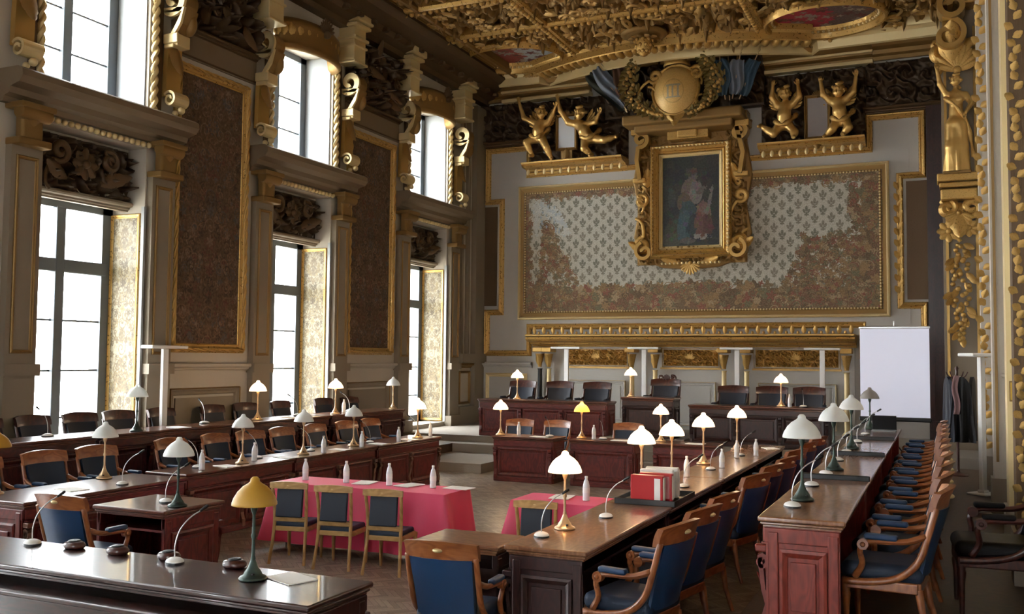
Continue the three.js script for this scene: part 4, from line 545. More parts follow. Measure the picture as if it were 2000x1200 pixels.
// ---------- desks ----------
function panelFace(name, w, h, x, y, z, ry, m, parent) { put(name, uvm(T(mg([sweep(rectP(-w / 2, -h / 2, w / 2, h / 2), [[0, 0], [0, .02], [.02, .026], [.05, .008], [.055, 0]]), RB(w - Math.min(.16, w * .45), h - .16, .024, .008, 0, 0, .006), B(w, h, .008, 0, 0, -.002)]), x, y, z, 0, ry, 0), 'y'), m, parent); }
const bracketGeo = (h) => mg([RB(.075, .05, .08, .012, 0, h - .03, .035), T(ribbon([...spiral(.03, h - .12, .012, .045, 2.2, -1.15, 18), [.02, h - .3], [-.005, h * .35], [.02, h * .2]], .03, .06), 0, 0, 0, 0, -PI / 2, 0), RB(.06, .1, .05, .012, 0, h * .14, .02), T(leaf(.16, .07, .3), 0, h * .42, .02)]);
function desk(name, label, [x, y, z], ry, L, D, H, n, o = {}) {
  const t = thing(name, label, 'desk', [x, y, z], ry, o.group), m = o.m ?? M.mahog, top = o.top ?? M.mahogTop, zf = D / 2 - .05, ph = H - .26;
  put('desk_top', uvm(mg([RB(L, .038, D, .014, 0, H - .019, 0, 0, 0, 0, 3), RB(L - .03, .022, D - .03, .01, 0, H - .049, 0), RB(L - .06, .02, D - .06, .006, 0, H - .068, 0)]), 'x'), top, t);
  put('front_board', uvm(bb(-L / 2 + .05, L / 2 - .05, .02, H - .07, zf - .03, zf), 'x'), m, t);
  put('frieze_rail', uvm(mg([RB(L - .09, .1, .035, .008, 0, H - .125, zf + .006), RB(L - .09, .018, .05, .006, 0, H - .185, zf + .008)]), 'x'), m, t);
  put('plinth', uvm(RB(L - .07, .09, .06, .012, 0, .045, zf + .005), 'x'), m, t);
  const pw = (L - .12) / n;
  for (let i = 0; i < n; i++) panelFace('front_panel', pw - .1, ph - .04, -L / 2 + .06 + pw * (i + .5), .09 + ph / 2 - .01, zf, 0, m, t);
  for (let i = 0; i <= n; i++) if (!o.skip || i % o.skip === 0) { const b = put('bracket', bracketGeo(H - .19), o.bm ?? m, t); b.position.set(-L / 2 + .07 + (L - .14) * i / n, 0, zf); }
  for (const s of [-1, 1]) {
    put('end_board', uvm(mg([bb(s * (L / 2 - .06), s * (L / 2 - .03), 0, H - .07, -D / 2 + .04, zf), RB(.05, .1, D - .08, .008, s * (L / 2 - .045), H - .125, 0), RB(.055, .09, D - .1, .01, s * (L / 2 - .045), .045, 0), RB(.05, H - .2, .07, .01, s * (L / 2 - .04), H / 2, -D / 2 + .08), RB(.05, H - .2, .07, .012, s * (L / 2 - .04), H / 2, D / 2 - .1)]), 'y'), m, t);
    panelFace('end_panel', D - .26, ph - .06, s * (L / 2 - .03), .09 + ph / 2 - .01, -.01, s * PI / 2, m, t);
  }
  put('shelf', uvm(mg([bb(-L / 2 + .06, L / 2 - .06, H - .22, H - .2, -D / 2 + .12, zf - .03)]), 'x'), m, t);
  return t;
}
const nth = ['first', 'second', 'third', 'fourth', 'fifth', 'sixth', 'seventh', 'eighth', 'ninth', 'tenth', 'eleventh', 'twelfth'];
const row = (z0, z1, n) => Array.from({ length: n }, (_, i) => [z0 + (z1 - z0) * (i + .5) / n, Math.abs(z1 - z0) / n - .02]);
row(-6.5, -16.7, 4).forEach(([z, L], i) => desk('panelled_desk', `raised dark desk along the windows, ${nth[i]} from the near end`, [-10.15, .36, z], PI / 2, L, .62, .8, 3, { top: M.mahogTop, m: M.mahog, group: 'raised desks along the windows' }));
row(-8.72, -15.0, 3).forEach(([z, L], i) => desk('panelled_desk', `carved red mahogany desk of the lower window side row, ${nth[i]} from the near end`, [-8.42, 0, z], PI / 2, L, .66, .8, 2, { m: M.mahogRed, bm: M.bracket, group: 'lower desks on the window side' }));
desk('panelled_desk', 'red topped desk in the left corner behind the lone blue chair', [-8.3, 0, -7.45], PI / 2, 2.15, .85, .8, 2, { m: M.mahogRed, bm: M.bracket });
desk('panelled_desk', 'short desk in the rear row with lamp on its right corner', [-6.79, 0, -6.98], PI, .88, .8, .8, 1, { m: M.mahogRed });
desk('panelled_desk', 'small desk joining the near end of the middle row', [-3.42, 0, -6.84], PI, .72, .52, .78, 1, { top: M.walnutTop, m: M.mahogDark });
{ const t = desk('panelled_desk', 'long glossy dark desk across the foreground with yellow shaded lamp', [-6.2, 0, -4.82], PI, 5.9, .68, .8, 5, { top: M.darkTop, m: M.mahogDark }); put('back_ledge', uvm(mg([RB(5.7, .035, .16, .012, 0, .66, -.4), RB(5.7, .5, .03, .01, 0, .36, -.35)]), 'x'), M.darkTop, t); }
row(-6.58, -16.2, 4).forEach(([z, L], i) => desk('panelled_desk', `brown topped desk of the middle row, ${nth[i]} from the near end`, [-2.69, 0, z], -PI / 2, L, .66, .8, 2, { top: M.walnutTop, m: M.mahogDark, group: 'desks of the middle row' }));
row(-6.55, -15.95, 4).forEach(([z, L], i) => { const t = desk('panelled_desk', `raised red ended desk of the right row, ${nth[i]} from the near end`, [-.86, .36, z], -PI / 2, L, .56, .8, 2, { top: M.walnutTop, m: M.mahogBright, group: 'raised desks of the right row' }); if (i < 3) put('desk_divider', RB(.05, .05, .56, .01, -L / 2 + .03, .82, 0), M.black, t); });
for (const [x, L, w] of [[-6.8, 1.2, 'left'], [-5.33, 1.2, 'middle'], [-3.9, 1.1, 'right']]) desk('panelled_desk', `clerk desk on the floor below the judges, ${w} of three`, [x, 0, -15.9], 0, L, .62, .8, 1, { m: M.mahogRed, group: 'clerk desks below the judges' });
desk('panelled_desk', 'left judges bench with three chairs behind it', [-7.82, .5, -19.2], 0, 3.0, .62, .8, 3, { m: M.mahogRed });
put('platform_block', bb(-6.4, -4.7, .5, .6, -21.4, -18.85), M.carpet, struct('dais_president'));
desk('panelled_desk', 'tall central judges bench in front of the highest chair', [-5.47, .6, -19.15], 0, 1.12, .6, .82, 1, { m: M.mahogDark });
desk('panelled_desk', 'right judges bench with pale lamp at its centre', [-3.28, .5, -19.2], 0, 2.72, .62, .8, 3, { m: M.mahogDark });

// ---------- chairs ----------
const zb = (y) => -.17 - .17 * clamp((y - .42) / .6) ** 1.15, backAt = (x, y) => zb(y) - .05 * (1 - (x / .27) ** 2);
const CH = (() => {
  const back = (y0, y1, w0, w1, off, d) => slab((u, v) => { const y = mix(y0, y1, v), x = (u - .5) * 2 * mix(w0, w1, v); return [x, y, backAt(x, y) + off]; }, 12, 10, [0, 0, d]);
  const side = (s) => tube(curve([[s * .255, .375, .26], [s * .262, .385, .1], [s * .265, .43, -.08], [s * .267, .54, -.2], [s * .268, .72, -.265], [s * .268, .9, -.315]], 22), q => .026 - .004 * q, 8);
  const arm = (s) => mg([tube(curve([[s * .266, .71, -.25], [s * .285, .672, -.14], [s * .293, .66, .0], [s * .293, .65, .1], [s * .29, .6, .15], [s * .275, .5, .14], [s * .265, .41, .19]], 24), q => .024 - .006 * Math.sin(q * PI), 8), T(new THREE.CylinderGeometry(.036, .036, .05, 16), s * .292, .635, .13, 0, 0, PI / 2), ball(.018, s * .32, .635, .13, 8)]);
  const crest = slab((u, v) => { const q = (u - .5) * 2, x = q * .285, y = mix(.865 + .012 * q * q, 1.02 - .025 * q * q, v); return [x, y, backAt(x, y) + .022 + .008 * Math.sin(v * PI)]; }, 16, 5, [0, 0, -.045]);
  return {
    seat: RB(.5, .12, .52, .055, 0, .445, .03, 0, 0, 0, 4), backrest: back(.47, .88, .225, .235, .028, -.03), back_panel: back(.44, .885, .22, .245, -.006, -.022), crest: uvm(crest, 'x'),
    brightHole: T(new THREE.SphereGeometry(1, 12, 8), 0, .95, backAt(0, .95) - .004, 0, 0, 0, [.042, .018, .034]), side: [-1, 1].map(s => uvm(side(s), 'y')), arm: [-1, 1].map(s => uvm(arm(s), 'z')), pad: [-1, 1].map(s => RB(.062, .04, .21, .018, s * .293, .69, .02, 0, 0, 0, 3)),
    apron: uvm(mg([RB(.52, .07, .035, .01, 0, .365, .26), RB(.48, .07, .035, .01, 0, .365, -.2), RB(.035, .07, .46, .01, .245, .365, .03), RB(.035, .07, .46, .01, -.245, .365, .03)]), 'x'),
    leg: [[-1, 1], [1, 1], [-1, -1], [1, -1]].map(([s, f]) => uvm(f > 0 ? T(lathe([[.014, 0], [.017, .02], [.02, .2], [.03, .29], [.024, .31], [.03, .34], [.03, .36]], 10), s * .235, 0, .25) : tube([[s * .235, .36, -.2], [s * .238, .18, -.225], [s * .245, 0, -.28]], q => .026 - .009 * q, 8), 'y')),
  };
})();
function armchair(wood, fabric, outer, label, group, name = 'armchair') {
  const t = thing(name, label, 'chair', [0, -50, 0], 0, group);
  put('seat', CH.seat, fabric, t); put('backrest', CH.backrest, fabric, t); put('back_panel', CH.back_panel, outer, t);
  put('handle_spot', CH.brightHole, M.goldPale, put('crest_rail', CH.crest, wood, t));  // pale spot on the crest stands in for brightness through the hand hole
  for (const i of [0, 1]) { put('side_frame', CH.side[i], wood, t); put('arm_pad', CH.pad[i], outer, put('arm', CH.arm[i], wood, t)); }
  put('apron', CH.apron, wood, t); for (const g of CH.leg) put('leg', g, wood, t);
  return t;
}
function rowOf(make, spots, label, group) { let src; spots.forEach(([x, y, z, ry, s], i) => { let o; if (!src) { o = src = make(); o.position.set(x, y, z); o.rotation.set(0, ry, 0); o.userData.label = label(i); o.userData.group = group; } else o = dup(src, [x, y, z], ry, label(i), group); if (s) o.scale.setScalar(s); }); }
const jit = () => (rnd() - .5) * .12;
rowOf(() => armchair(M.chairDark, M.navyDark, M.leather, ''), [-8.35, -9.1, -9.85, -10.55, -11.4, -12.55, -13.4, -14.4, -15.7, -16.6].map(z => [-10.82 + jit() * .4, .36, z, PI / 2 + jit() * 1.5]), i => `dark wood armchair behind the raised window desks, ${nth[i]} from the near end`, 'chairs behind the raised window desks');
rowOf(() => armchair(M.chairWood, M.navy, M.navyBack, ''), [-7.05, -7.85, -8.6, -9.85, -10.75, -11.45, -12.2, -13.1, -13.95, -14.75].map(z => [-9.12 + jit() * .4, .07, z, PI / 2 + jit() * 1.5]), i => `brown armchair with navy back behind the lower window desks, ${nth[i]} from the near end`, 'chairs behind the lower window desks');
rowOf(() => armchair(M.chairWood, M.navy, M.navyBack, ''), [-6.75, -7.55, -8.35, -9.95, -10.9, -11.8, -12.9, -14.1, -15.2].map(z => [-2.03 + jit() * .3, 0, z, -PI / 2 - .22 + jit(), 1.05]), i => `blue backed armchair of the middle row, ${nth[i]} from the near end`, 'armchairs of the middle row');
rowOf(() => armchair(M.chairWood, M.navy, M.navyBack, ''), Array.from({ length: 10 }, (_, i) => [-.33 + jit() * .2, .36, -7.05 - i * .86, -PI / 2 - .08 + jit() * .7]), i => i ? `blue padded armchair of the right row, ${nth[i]} from the near end` : 'orange brown armchair with blue seat nearest the camera at right', 'armchairs of the right row');
rowOf(() => armchair(M.chairWood, M.navy, M.navyBack, ''), [[-6.85, 0, -6.22, PI]], () => 'blue backed armchair facing away beside the short rear desk');
rowOf(() => armchair(M.chairWood, M.navy, M.navyBack, ''), [[-3.13, 0, -6.08, PI + .06, .95]], () => 'large blue backed armchair facing away in the centre foreground');
rowOf(() => armchair(M.chairDark, M.leather, M.leather, ''), [[.36, .36, -8.05, -PI / 2 + .06, 1.06]], () => 'black leather armchair against the gilded right wall');
rowOf(() => armchair(M.chairDark, M.navyDark, M.navyDark, ''), [[-8.93, .5, -20.15, 0, 1.16], [-8.0, .5, -20.15, 0, 1.16], [-7.1, .5, -20.15, 0, 1.16], [-4.05, .5, -20.15, 0, 1.14], [-3.25, .5, -20.15, 0, 1.14], [-2.5, .5, -20.15, 0, 1.14]], i => ['dark judges chair behind the left bench, leftmost of three', 'dark judges chair behind the left bench, middle of three', 'dark judges chair behind the left bench, rightmost of three', 'dark judges chair behind the right bench, leftmost of three', 'dark judges chair behind the right bench, middle of three', 'dark judges chair behind the right bench, rightmost of three'][i], 'judges chairs');
{ const t = armchair(M.chairDark, M.navyDark, M.leather, 'tallest dark chair with carved crest behind the central bench', undefined, 'armchair'); t.position.set(-5.52, .6, -20.15); t.scale.setScalar(1.16); put('carved_crest', T(mg([shell(.1), T(cscroll(.12, .02), .12, .02, 0), T(cscroll(.12, .02, -1), -.12, .02, 0)]), 0, 1.0, -.37), M.chairDark, t); }
rowOf(() => armchair(M.chairWood, M.navy, M.navyBack, ''), [[-7.45, 0, -16.75, .1], [-6.75, 0, -16.8, -.1], [-5.3, 0, -16.8, .05]], i => ['teal blue clerk chair behind the left end of the clerk desks', 'clerk chair behind the right half of the left clerk desk', 'clerk chair behind the middle clerk desk'][i], 'clerk chairs');
function sideChair(label, group) {
  const t = thing('side_chair', label, 'chair', [0, -50, 0], 0, group);
  for (const s of [-1, 1]) { put('back_post', uvm(tube(curve([[s * .2, 0, -.27], [s * .185, .25, -.215], [s * .18, .46, -.19], [s * .185, .65, -.2], [s * .195, .84, -.24]], 18), q => .019 - .003 * Math.abs(q - .5), 8), 'y'), M.oak, t); put('front_leg', uvm(T(lathe([[.013, 0], [.016, .03], [.022, .3], [.026, .375]], 10), s * .19, 0, .19), 'y'), M.oak, t); put('side_rail', uvm(RB(.026, .055, .36, .008, s * .19, .365, 0), 'z'), M.oak, t); }
  put('front_rail', uvm(RB(.36, .055, .026, .008, 0, .365, .19), 'x'), M.oak, t); put('rear_rail', uvm(RB(.36, .05, .026, .008, 0, .365, -.19), 'x'), M.oak, t); put('lower_back_rail', uvm(RB(.36, .05, .026, .01, 0, .465, -.195), 'x'), M.oak, t);
  const cr = put('crest_rail', uvm(slab((u, v) => { const q = (u - .5) * 2; return [q * .215, mix(.795, .855 + .015 * (1 - q * q), v), -.225 - .02 * (1 - q * q)]; }, 12, 4, [0, 0, -.028]), 'x'), M.oak, t); put('handle_spot', T(new THREE.SphereGeometry(1, 10, 8), 0, .83, -.262, 0, 0, 0, [.03, .013, .012]), M.goldPale, cr);
  put('back_pad', RB(.3, .3, .035, .014, 0, .64, -.212, .1, 0, 0, 3), M.navyDark, t); put('seat', RB(.37, .06, .37, .025, 0, .405, .0, 0, 0, 0, 3), M.navy, t);
  return t;
}
rowOf(() => sideChair(''), [[-6.38, 0, -8.58, PI + .2], [-5.8, 0, -8.57, PI + .16], [-5.2, 0, -8.57, PI + .16], [-3.52, 0, -8.58, PI + .1]], i => ['light oak side chair at the long red table, leftmost of three', 'light oak side chair at the long red table, middle of three', 'light oak side chair at the long red table, rightmost of three', 'oak side chair at the small red table'][i], 'light oak side chairs');

// ---------- red cloth tables ----------
function redTable(label, x0, x1, z0, z1, hem, tl) {
  const w = x1 - x0, d = z1 - z0, t = thing('folding_table', tl, 'table', [(x0 + x1) / 2, 0, (z0 + z1) / 2]);
  put('table_top', RB(w - .02, .03, d - .02, .008, 0, .735, 0), M.grey, t); for (const a of [-1, 1]) for (const b of [-1, 1]) put('leg', T(new THREE.CylinderGeometry(.016, .016, .72, 8), a * (w / 2 - .12), .36, b * (d / 2 - .1)), M.grey, t);
  const c = thing('tablecloth', label, 'tablecloth', [(x0 + x1) / 2, 0, (z0 + z1) / 2]), per = 2 * (w + d);
  const edge = (u) => { let s = u * per; if (s < w) return [-w / 2 + s, d / 2, 0, 1]; s -= w; if (s < d) return [w / 2, d / 2 - s, 1, 0]; s -= d; if (s < w) return [w / 2 - s, -d / 2, 0, -1]; s -= w; return [-w / 2, -d / 2 + s, -1, 0]; };
  const drape = surf((u, v) => { const e = edge(u % 1), s = (u % 1) * per; let cor = 9; for (const k of [0, w, w + d, 2 * w + d, per]) cor = Math.min(cor, Math.abs(s - k)); const c = Math.exp(-((cor / .16) ** 2)), fold = .5 + .5 * Math.sin(s * 17 + 2 * Math.sin(s * 3)), o = .012 + v * (.02 + .055 * fold * (.65 + c) + .06 * c); const sx = Math.sign(e[0]) * c * .75, sz = Math.sign(e[1]) * c * .75; return [e[0] + (e[2] + (e[2] ? 0 : sx)) * o, .757 - v * (.757 - hem) + .03 * c * v, e[1] + (e[3] + (e[3] ? 0 : sz)) * o]; }, 260, 14, per, .7);
  put('drape', drape, M.redCloth, c); put('cloth_top', RB(w + .024, .008, d + .024, .004, 0, .757, 0), M.redCloth, c);
}
redTable('long red cloth with folded corners over the table in the centre', -6.98, -4.78, -9.5, -8.92, .1, 'long folding table under the red cloth behind three oak chairs');
redTable('short red cloth over the small table beside the middle desks', -4.0, -3.12, -9.5, -8.92, .1, 'small folding table under red cloth beside the middle desks');

// ---------- lamps ----------
const LG = { base: lathe([[0, 0], [.085, 0], [.088, .012], [.08, .022], [.06, .03], [.052, .05], [.034, .075], [.02, .11], [.014, .125]], 20), stem: lathe([[.011, .1], [.016, .13], [.011, .15], [.01, .25], [.017, .27], [.011, .29], [.009, .4], [.02, .43], [.026, .46], [.012, .47]], 12), shade: lathe([[.0, .64], [.016, .638], [.028, .625], [.03, .61], [.045, .597], [.075, .578], [.105, .548], [.128, .51], [.139, .48], [.14, .465], [.135, .465], [.124, .508], [.1, .544], [.07, .572], [.04, .59], [0, .6]], 28), holder: lathe([[.012, .45], [.03, .47], [.03, .48], [.016, .5], [.016, .53], [0, .53]], 12) };
const LAMP = .14;
function lamp([x, y, z], kind, stem, label, s = 1) {
  const lit = kind.startsWith('lit'), t = thing('desk_lamp', label, 'lamp', [x, y, z], 0, 'brass desk lamps with dome shades'), m = stem === 'green' ? M.greenMetal : M.brass;
  put('base', LG.base, m, t); put('stem', LG.stem, m, t); put('lamp_holder', LG.holder, m, t); put('lamp_shade', LG.shade, { lit: M.shadeLit, off: M.shadeOff, yellow: M.shadeYellow, litYellow: M.shadeYellowLit, grey: M.shadeGrey }[kind], t); put('switch', RB(.018, .012, .02, .004, .04, .045, .05), M.black, t);
  if (lit) { put('bulb', ball(.028, 0, .545, 0, 12), M.bulb, t); const l = new THREE.PointLight(0xffdeb8, LAMP, 0, 2); l.position.set(0, .545, 0); l.castShadow = true; l.shadow.radius = 1.2; t.add(l); }
  t.scale.setScalar(s); return t;
}

lamp([-3.95, .8, -4.86], 'yellow', 'green', 'dark stemmed lamp with mustard yellow shade on the foreground desk');
lamp([-6.46, .8, -6.86], 'off', 'green', 'white shaded lamp with green stem on the short rear desk');
lamp([-8.62, .8, -8.0], 'off', 'brass', 'white shaded brass lamp on the left corner desk');
lamp([-8.6, .8, -6.62], 'yellow', 'brass', 'yellow shaded lamp cut by the left picture edge');
lamp([-9.97, 1.16, -9.78], 'off', 'green', 'white shaded lamp with green stem on the raised window desk nearest the first window');
lamp([-10.1, 1.16, -12.45], 'lit', 'brass', 'glowing lamp on the raised window desks before the second window');
lamp([-9.98, 1.16, -14.45], 'lit', 'brass', 'glowing lamp on the raised window desks before the dark brocade panel');
lamp([-10.05, 1.16, -16.55], 'off', 'brass', 'lamp at the far end of the raised window desks before the third window');
lamp([-8.3, .8, -9.95], 'off', 'brass', 'pale lamp on the lower window desks, first from the near end');
lamp([-8.3, .8, -11.25], 'off', 'brass', 'pale lamp on the lower window desks, second from the near end');
lamp([-8.42, .8, -12.7], 'off', 'brass', 'pale lamp on the lower window desks, third from the near end');
lamp([-8.3, .8, -14.5], 'lit', 'brass', 'glowing lamp at the far end of the lower window desks', 1.08);
lamp([-8.5, 1.3, -19.2], 'lit', 'brass', 'glowing lamp on the left judges bench');
lamp([-5.87, 1.42, -19.05], 'lit', 'brass', 'glowing lamp on the central judges bench', .95);
lamp([-2.87, 1.3, -19.2], 'lit', 'brass', 'glowing lamp on the right judges bench');
lamp([-7.33, .8, -15.82], 'lit', 'brass', 'glowing lamp on the left clerk desk');
lamp([-5.8, .8, -15.92], 'litYellow', 'brass', 'yellow glowing lamp on the middle clerk desk');
lamp([-4.38, .8, -15.95], 'lit', 'brass', 'pinkish glowing lamp on the right clerk desk');
[[-2.84, -7.4], [-2.93, -9.9], [-2.93, -11.15], [-2.93, -12.8], [-2.93, -15.1]].forEach(([x, z], i) => lamp([x, .8, z], 'lit', 'brass', `glowing dome lamp on the middle desks, ${nth[i]} from the near end`, i ? 1.08 : 1));
[[-.96, -7.42, 'off'], [-.95, -9.62, 'off'], [-.99, -12.05, 'off'], [-1.02, -15.7, 'grey']].forEach(([x, z, k], i) => lamp([x, 1.16, z], k, 'green', i === 3 ? 'dull grey shaded lamp in front of the projection screen' : `white unlit lamp with dark stem on the right row, ${nth[i]} from the near end`));

// ---------- microphones, bottles, papers ----------
function mic() { const t = thing('gooseneck_microphone', '', 'microphone', [0, -50, 0]); put('base', T(new THREE.SphereGeometry(1, 18, 8, 0, 6.3, 0, PI / 2), 0, .012, 0, 0, 0, 0, [.075, .03, .06]), M.white, t); put('base_foot', T(new THREE.CylinderGeometry(1, 1.02, .014, 20), 0, .007, 0, 0, 0, 0, [.076, 1, .061]), M.black, t); put('gooseneck', tube(curve([[0, .03, 0], [0, .12, 0], [.0, .22, .03], [.0, .3, .1], [0, .34, .17]], 18), .0045, 6), M.silver, t); put('capsule', tube([[0, .335, .16], [0, .36, .2], [0, .37, .215]], q => .009 + .003 * Math.sin(q * PI), 8), M.black, t); return t; }
const H = PI / 2;
rowOf(mic, [[-6.1, .8, -5.02, 2.7], [-4.72, .8, -5.0, 2.6], [-6.74, .8, -7.0, 2.4], [-8.05, .8, -7.72, 2.2], [-8.45, .8, -9.3, -H], [-8.5, .8, -10.5, -H], [-8.5, .8, -11.7, -H + .3], [-8.5, .8, -13.3, -H], [-8.5, .8, -14.85, -H], [-10.25, 1.16, -8.6, -H], [-10.25, 1.16, -11.4, -H - .4], [-10.25, 1.16, -13.7, -H], [-10.25, 1.16, -15.3, -H], [-2.88, .8, -7.0, H + .5], [-2.72, .8, -8.1, H], [-2.6, .8, -10.4, H], [-2.7, .8, -12.2, H], [-2.7, .8, -14.2, H + .4], [-.98, 1.16, -7.05, H + .3], [-1.0, 1.16, -8.3, H], [-.98, 1.16, -9.2, H + .4], [-1.0, 1.16, -10.5, H], [-1.0, 1.16, -11.5, H], [-1.0, 1.16, -13.0, H], [-1.0, 1.16, -14.4, H], [-2.45, 1.3, -19.2, 0], [-6.4, .8, -15.9, 0], [-5.4, .8, -15.9, 0]],
  i => ['foreground desk left', 'foreground desk centre', 'short rear desk', 'left corner desk'][i] ? `white based gooseneck microphone on the ${['foreground desk, left of two', 'foreground desk, right of two', 'short rear desk', 'left corner desk'][i]}` : i < 9 ? `gooseneck microphone on the lower window desks, ${nth[i - 4]} from the near end` : i < 13 ? `gooseneck microphone on the raised window desks, ${nth[i - 9]} from the near end` : i < 18 ? `gooseneck microphone on the middle desks, ${nth[i - 13]} from the near end` : i < 25 ? `gooseneck microphone on the right row desks, ${nth[i - 18]} from the near end` : ['gooseneck microphone on the right judges bench', 'gooseneck microphone on the left clerk desk', 'gooseneck microphone on the middle clerk desk'][i - 25], 'gooseneck microphones');
const BG = [lathe([[0, 0], [.034, 0], [.036, .01], [.034, .05], [.036, .1], [.034, .15], [.024, .19], [.013, .215], [.013, .225]], 14), lathe([[.015, .222], [.016, .224], [.016, .245], [0, .247]], 12)];
function bottle() { const t = thing('water_bottle', '', 'bottle', [0, -50, 0]); put('bottle_body', BG[0], M.bottle, t); put('cap', BG[1], M.white, t); put('bottle_label', T(new THREE.CylinderGeometry(.0362, .0362, .05, 16, 1, true), 0, .105, 0), M.white, t); return t; }
rowOf(bottle, [[-6.75, .765, -9.2, 0], [-6.2, .765, -9.22, 0], [-5.65, .765, -9.25, 0], [-5.12, .765, -9.3, 0], [-3.3, .765, -9.2, 0], [-8.25, .8, -9.15, 0], [-8.35, .8, -10.25, 0], [-8.2, .8, -11.6, 0], [-8.2, .8, -12.6, 0], [-8.2, .8, -13.7, 0], [-8.3, .8, -14.95, 0], [-2.8, .8, -11.35, 0], [-2.62, .8, -12.5, 0], [-2.7, .8, -13.9, 0], [-2.5, .8, -14.3, 0], [-5.55, .8, -15.85, 0], [-7.0, .8, -15.9, 0], [-2.7, 1.3, -19.15, 0], [-10.1, 1.16, -14.9, 0]],
  i => i < 4 ? `water bottle on the long red table, ${nth[i]} from the left` : i === 4 ? 'water bottle on the small red table' : i < 11 ? `water bottle on the lower window desks, ${nth[i - 5]} from the near end` : i < 15 ? `water bottle on the middle desks, ${nth[i - 11]} from the near end` : ['water bottle beside the yellow lamp on the middle clerk desk', 'water bottle on the left clerk desk', 'water bottle beside the lamp on the right judges bench', 'water bottle on the raised window desks beside the glowing lamp'][i - 15], 'water bottles');
function sheet() { const t = put('paper_sheets', RB(.21, .008, .3, .002, 0, .004, 0), M.paper, scene); tag(t, '', 'paper'); return t; }
rowOf(sheet, [[-6.0, .765, -9.3, .2], [-5.45, .765, -9.35, -.2], [-4.85, .765, -9.4, 1.5], [-8.25, .8, -9.6, 1.3], [-8.25, .8, -10.8, 1.5], [-8.25, .8, -12.1, 1.6], [-8.25, .8, -13.2, 1.4], [-8.25, .8, -14.15, 1.6], [-6.55, .8, -15.8, 1.5], [-5.05, .8, -15.8, 1.55], [-3.75, .8, -15.8, 1.5], [-10.0, 1.16, -7.4, 1.5], [-10.0, 1.16, -10.6, 1.4], [-10.0, 1.16, -13.2, 1.6], [-3.6, .765, -9.3, .1], [-2.5, .8, -15.6, .5], [-8.2, .8, -7.2, 1.4], [-3.75, .8, -4.98, 1.2]],
  i => i < 3 ? `white paper on the long red table, ${nth[i]} from the left` : i < 8 ? `white paper on the lower window desks, ${nth[i - 3]} from the near end` : ['white paper on the left clerk desk', 'white paper on the middle clerk desk', 'white paper on the right clerk desk', 'white paper on the raised window desks, nearest of three', 'white paper on the raised window desks, middle of three', 'white paper on the raised window desks, farthest of three', 'white paper on the small red table', 'white paper at the far end of the middle desks', 'white paper on the left corner desk', 'white paper behind the yellow lamp on the foreground desk'][i - 8], 'white papers');
{ // binders in a tray
  const tr = thing('document_tray', 'flat black tray under the red binders on the middle desk', 'tray', [-2.62, .8, -9.35]); put('tray_base', RB(.6, .012, .8, .004, 0, .006, 0), M.black, tr); put('tray_rim', [RB(.6, .05, .012, .004, 0, .03, .394), RB(.6, .05, .012, .004, 0, .03, -.394), RB(.012, .05, .8, .004, -.294, .03, 0), RB(.012, .05, .8, .004, .294, .03, 0)], M.black, tr);
  [['glossy red binder with white spine band, front of the row', M.red, 0, .26], ['red binder with pink label, second in the row', M.red, .05, .27], ['white binder behind the red ones, third in the row', M.white, .02, .29], ['pale binder at the back of the row', M.paper, .04, .3]].forEach(([lb, m, dx, h], i) => { const b = thing('ring_binder', lb, 'binder', [-2.63 + dx, .812, -9.1 - i * .13], .06 * (i - 1), 'binders in the black tray'); put('cover', RB(.33, h, .075, .01, 0, h / 2, 0), m, b); put('spine_label', RB(.06, h * .8, .004, .001, .11, h * .5, .039), i === 1 ? M.pinkLabel : M.white, b); put('page_block', RB(.32, h - .04, .055, .004, .012, h / 2, 0), M.paper, b); });
}
// low dark inkwells along the far edge of the foreground desk
function ink() { const t = thing('desk_inkwell', '', 'inkwell', [0, -50, 0]); put('well_body', T(lathe([[0, 0], [.07, 0], [.085, .015], [.088, .035], [.075, .055], [.05, .066], [0, .07]], 22), 0, 0, 0, 0, 0, 0, [1, .8, .75]), M.chairDark, t); put('lid', T(lathe([[.045, .052], [.04, .06], [0, .064]], 18), 0, 0, 0), M.leather, t); return t; }
rowOf(ink, [[-5.72, .8, -5.06, 0], [-5.3, .8, -5.06, 0], [-4.85, .8, -5.08, 0], [-4.28, .8, -5.08, 0]], i => `low round dark inkwell on the foreground desk, ${nth[i]} from the left`, 'dark inkwells on the foreground desk');

// ---------- uplighters, projection screen, small fittings ----------
function upl() { const t = thing('floor_uplighter', '', 'floor lamp', [0, -50, 0]); put('post', RB(.11, 1.9, .06, .01, 0, .98, 0), M.white, t); put('head', RB(.76, .05, .24, .015, 0, 1.96, 0), M.white, t); put('base', [RB(.34, .03, .3, .012, 0, .015, 0), RB(.12, .04, .1, .01, 0, .05, 0)], M.white, t); return t; }
rowOf(upl, [[-10.98, .36, -11.3, PI / 2], [-8.42, .5, -22.0, 0], [-6.45, .5, -22.0, 0], [-4.26, .5, -22.0, 0], [-2.4, .5, -22.0, 0], [.5, .36, -14.9, 1.0, .99]], i => ['white T shaped floor uplighter before the left brocade panel', 'white T shaped uplighter before the bench canopy, leftmost of four', 'white T shaped uplighter before the bench canopy, second from left', 'white T shaped uplighter before the bench canopy, third from left', 'white T shaped uplighter before the bench canopy, rightmost of four', 'white T shaped floor uplighter against the gilded right wall'][i], 'white T shaped floor uplighters');
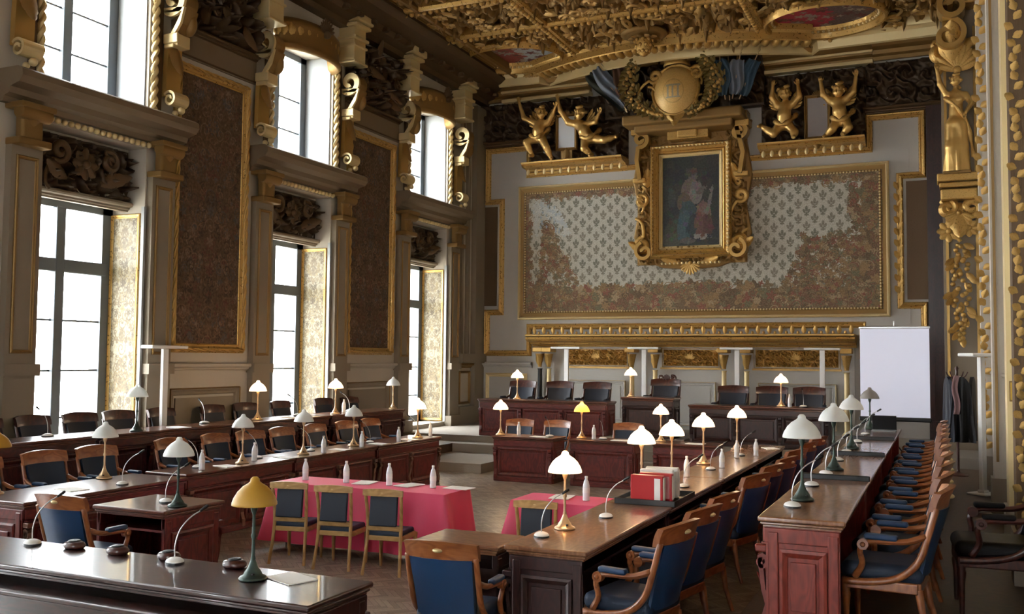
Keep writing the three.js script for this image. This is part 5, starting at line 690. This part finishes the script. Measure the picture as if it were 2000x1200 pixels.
{
  const t = thing('projection_screen', 'portable white projection screen on a black tripod by the right wall', 'screen', [-.69, .36, -16.4]);
  put('screen_sheet', RB(1.03, 1.42, .015, .004, 0, 1.66, 0), M.screen, t); put('top_case', RB(1.06, .04, .04, .012, 0, 2.38, 0), M.silver, t); put('bottom_case', RB(1.08, .07, .07, .02, 0, .92, -.01), M.black, t); put('pole', T(new THREE.CylinderGeometry(.014, .014, 2.2, 10), 0, 1.32, -.04), M.black, t); put('hook', [T(new THREE.CylinderGeometry(.012, .012, .07, 8), 0, 2.43, -.02), ball(.018, 0, 2.47, -.02, 8)], M.silver, t);
  for (let k = 0; k < 3; k++) put('tripod_leg', tube([[0, .55, -.04], [Math.sin(k * 2.094) * .4, .01, -.04 + Math.cos(k * 2.094) * .4]], .01, 7), M.black, t);
  const l = thing('laptop', 'open laptop at the far end of the right row desks', 'laptop', [-.8, 1.16, -15.3], PI); put('keyboard', RB(.34, .018, .24, .006, 0, .009, 0), M.grey, l); put('display', RB(.34, .22, .012, .005, 0, .12, .13, -.25), M.black, l);
  const c = thing('coat_stand', 'dark coat stand hung with coats and a pale scarf beside the screen', 'coat stand', [.22, .36, -17.2]); put('post', T(lathe([[.16, 0], [.17, .02], [.03, .05], [.022, .1], [.022, 1.7], [.035, 1.74], [0, 1.78]], 12), 0, 0, 0), M.chairDark, c);
  for (let k = 0; k < 5; k++) put('hook', tube(curve([[0, 1.55, 0], [Math.sin(k * 1.257) * .12, 1.6, Math.cos(k * 1.257) * .12], [Math.sin(k * 1.257) * .17, 1.68, Math.cos(k * 1.257) * .17]], 8), .01, 6), M.chairDark, c);
  const coat = (x, z, m, a, b) => put('coat', slab((u, v) => { const q = (u - .5) * 2, w = mix(.2, .12, v); return [x + q * w * Math.cos(a) , mix(.55, 1.6 - .12 * q * q, v), z + q * w * Math.sin(a) + .04 * Math.cos(q * 6 + b) * (1 - v)]; }, 14, 10, [.05 * Math.sin(a), 0, .06 * Math.cos(a)]), m, c);
  coat(.06, .14, M.leather, .1, 0); coat(-.16, .04, M.navyDark, 1.2, 2); coat(.2, -.04, M.black, 1.8, 1); put('scarf', slab((u, v) => [-.02 + (u - .5) * .09 + .02 * Math.sin(v * 7), mix(1.0, 1.62, v), .22 + .015 * Math.sin(u * 9)], 6, 10, [0, 0, .02]), M.scarf, c);
  const n1 = thing('wall_notice', 'yellow notice on the gilded right wall', 'notice', [.66, 1.82, -10.49], 0); put('notice_sheet', RB(.11, .17, .008, .003, 0, .1, .012), M.cork, n1); put('backing', RB(.13, .2, .012, .004, 0, .1, .004), M.goldDark, n1);
  const n2 = thing('switch_box', 'pale grey switch box on the right pier', 'switch', [.3, 1.62, -20.5]); put('box_body', RB(.1, .3, .05, .012, 0, .15, .01), M.white, n2); put('rocker', RB(.04, .08, .02, .006, 0, .16, .04), M.grey, n2);
}
renderer.render(scene, camera);
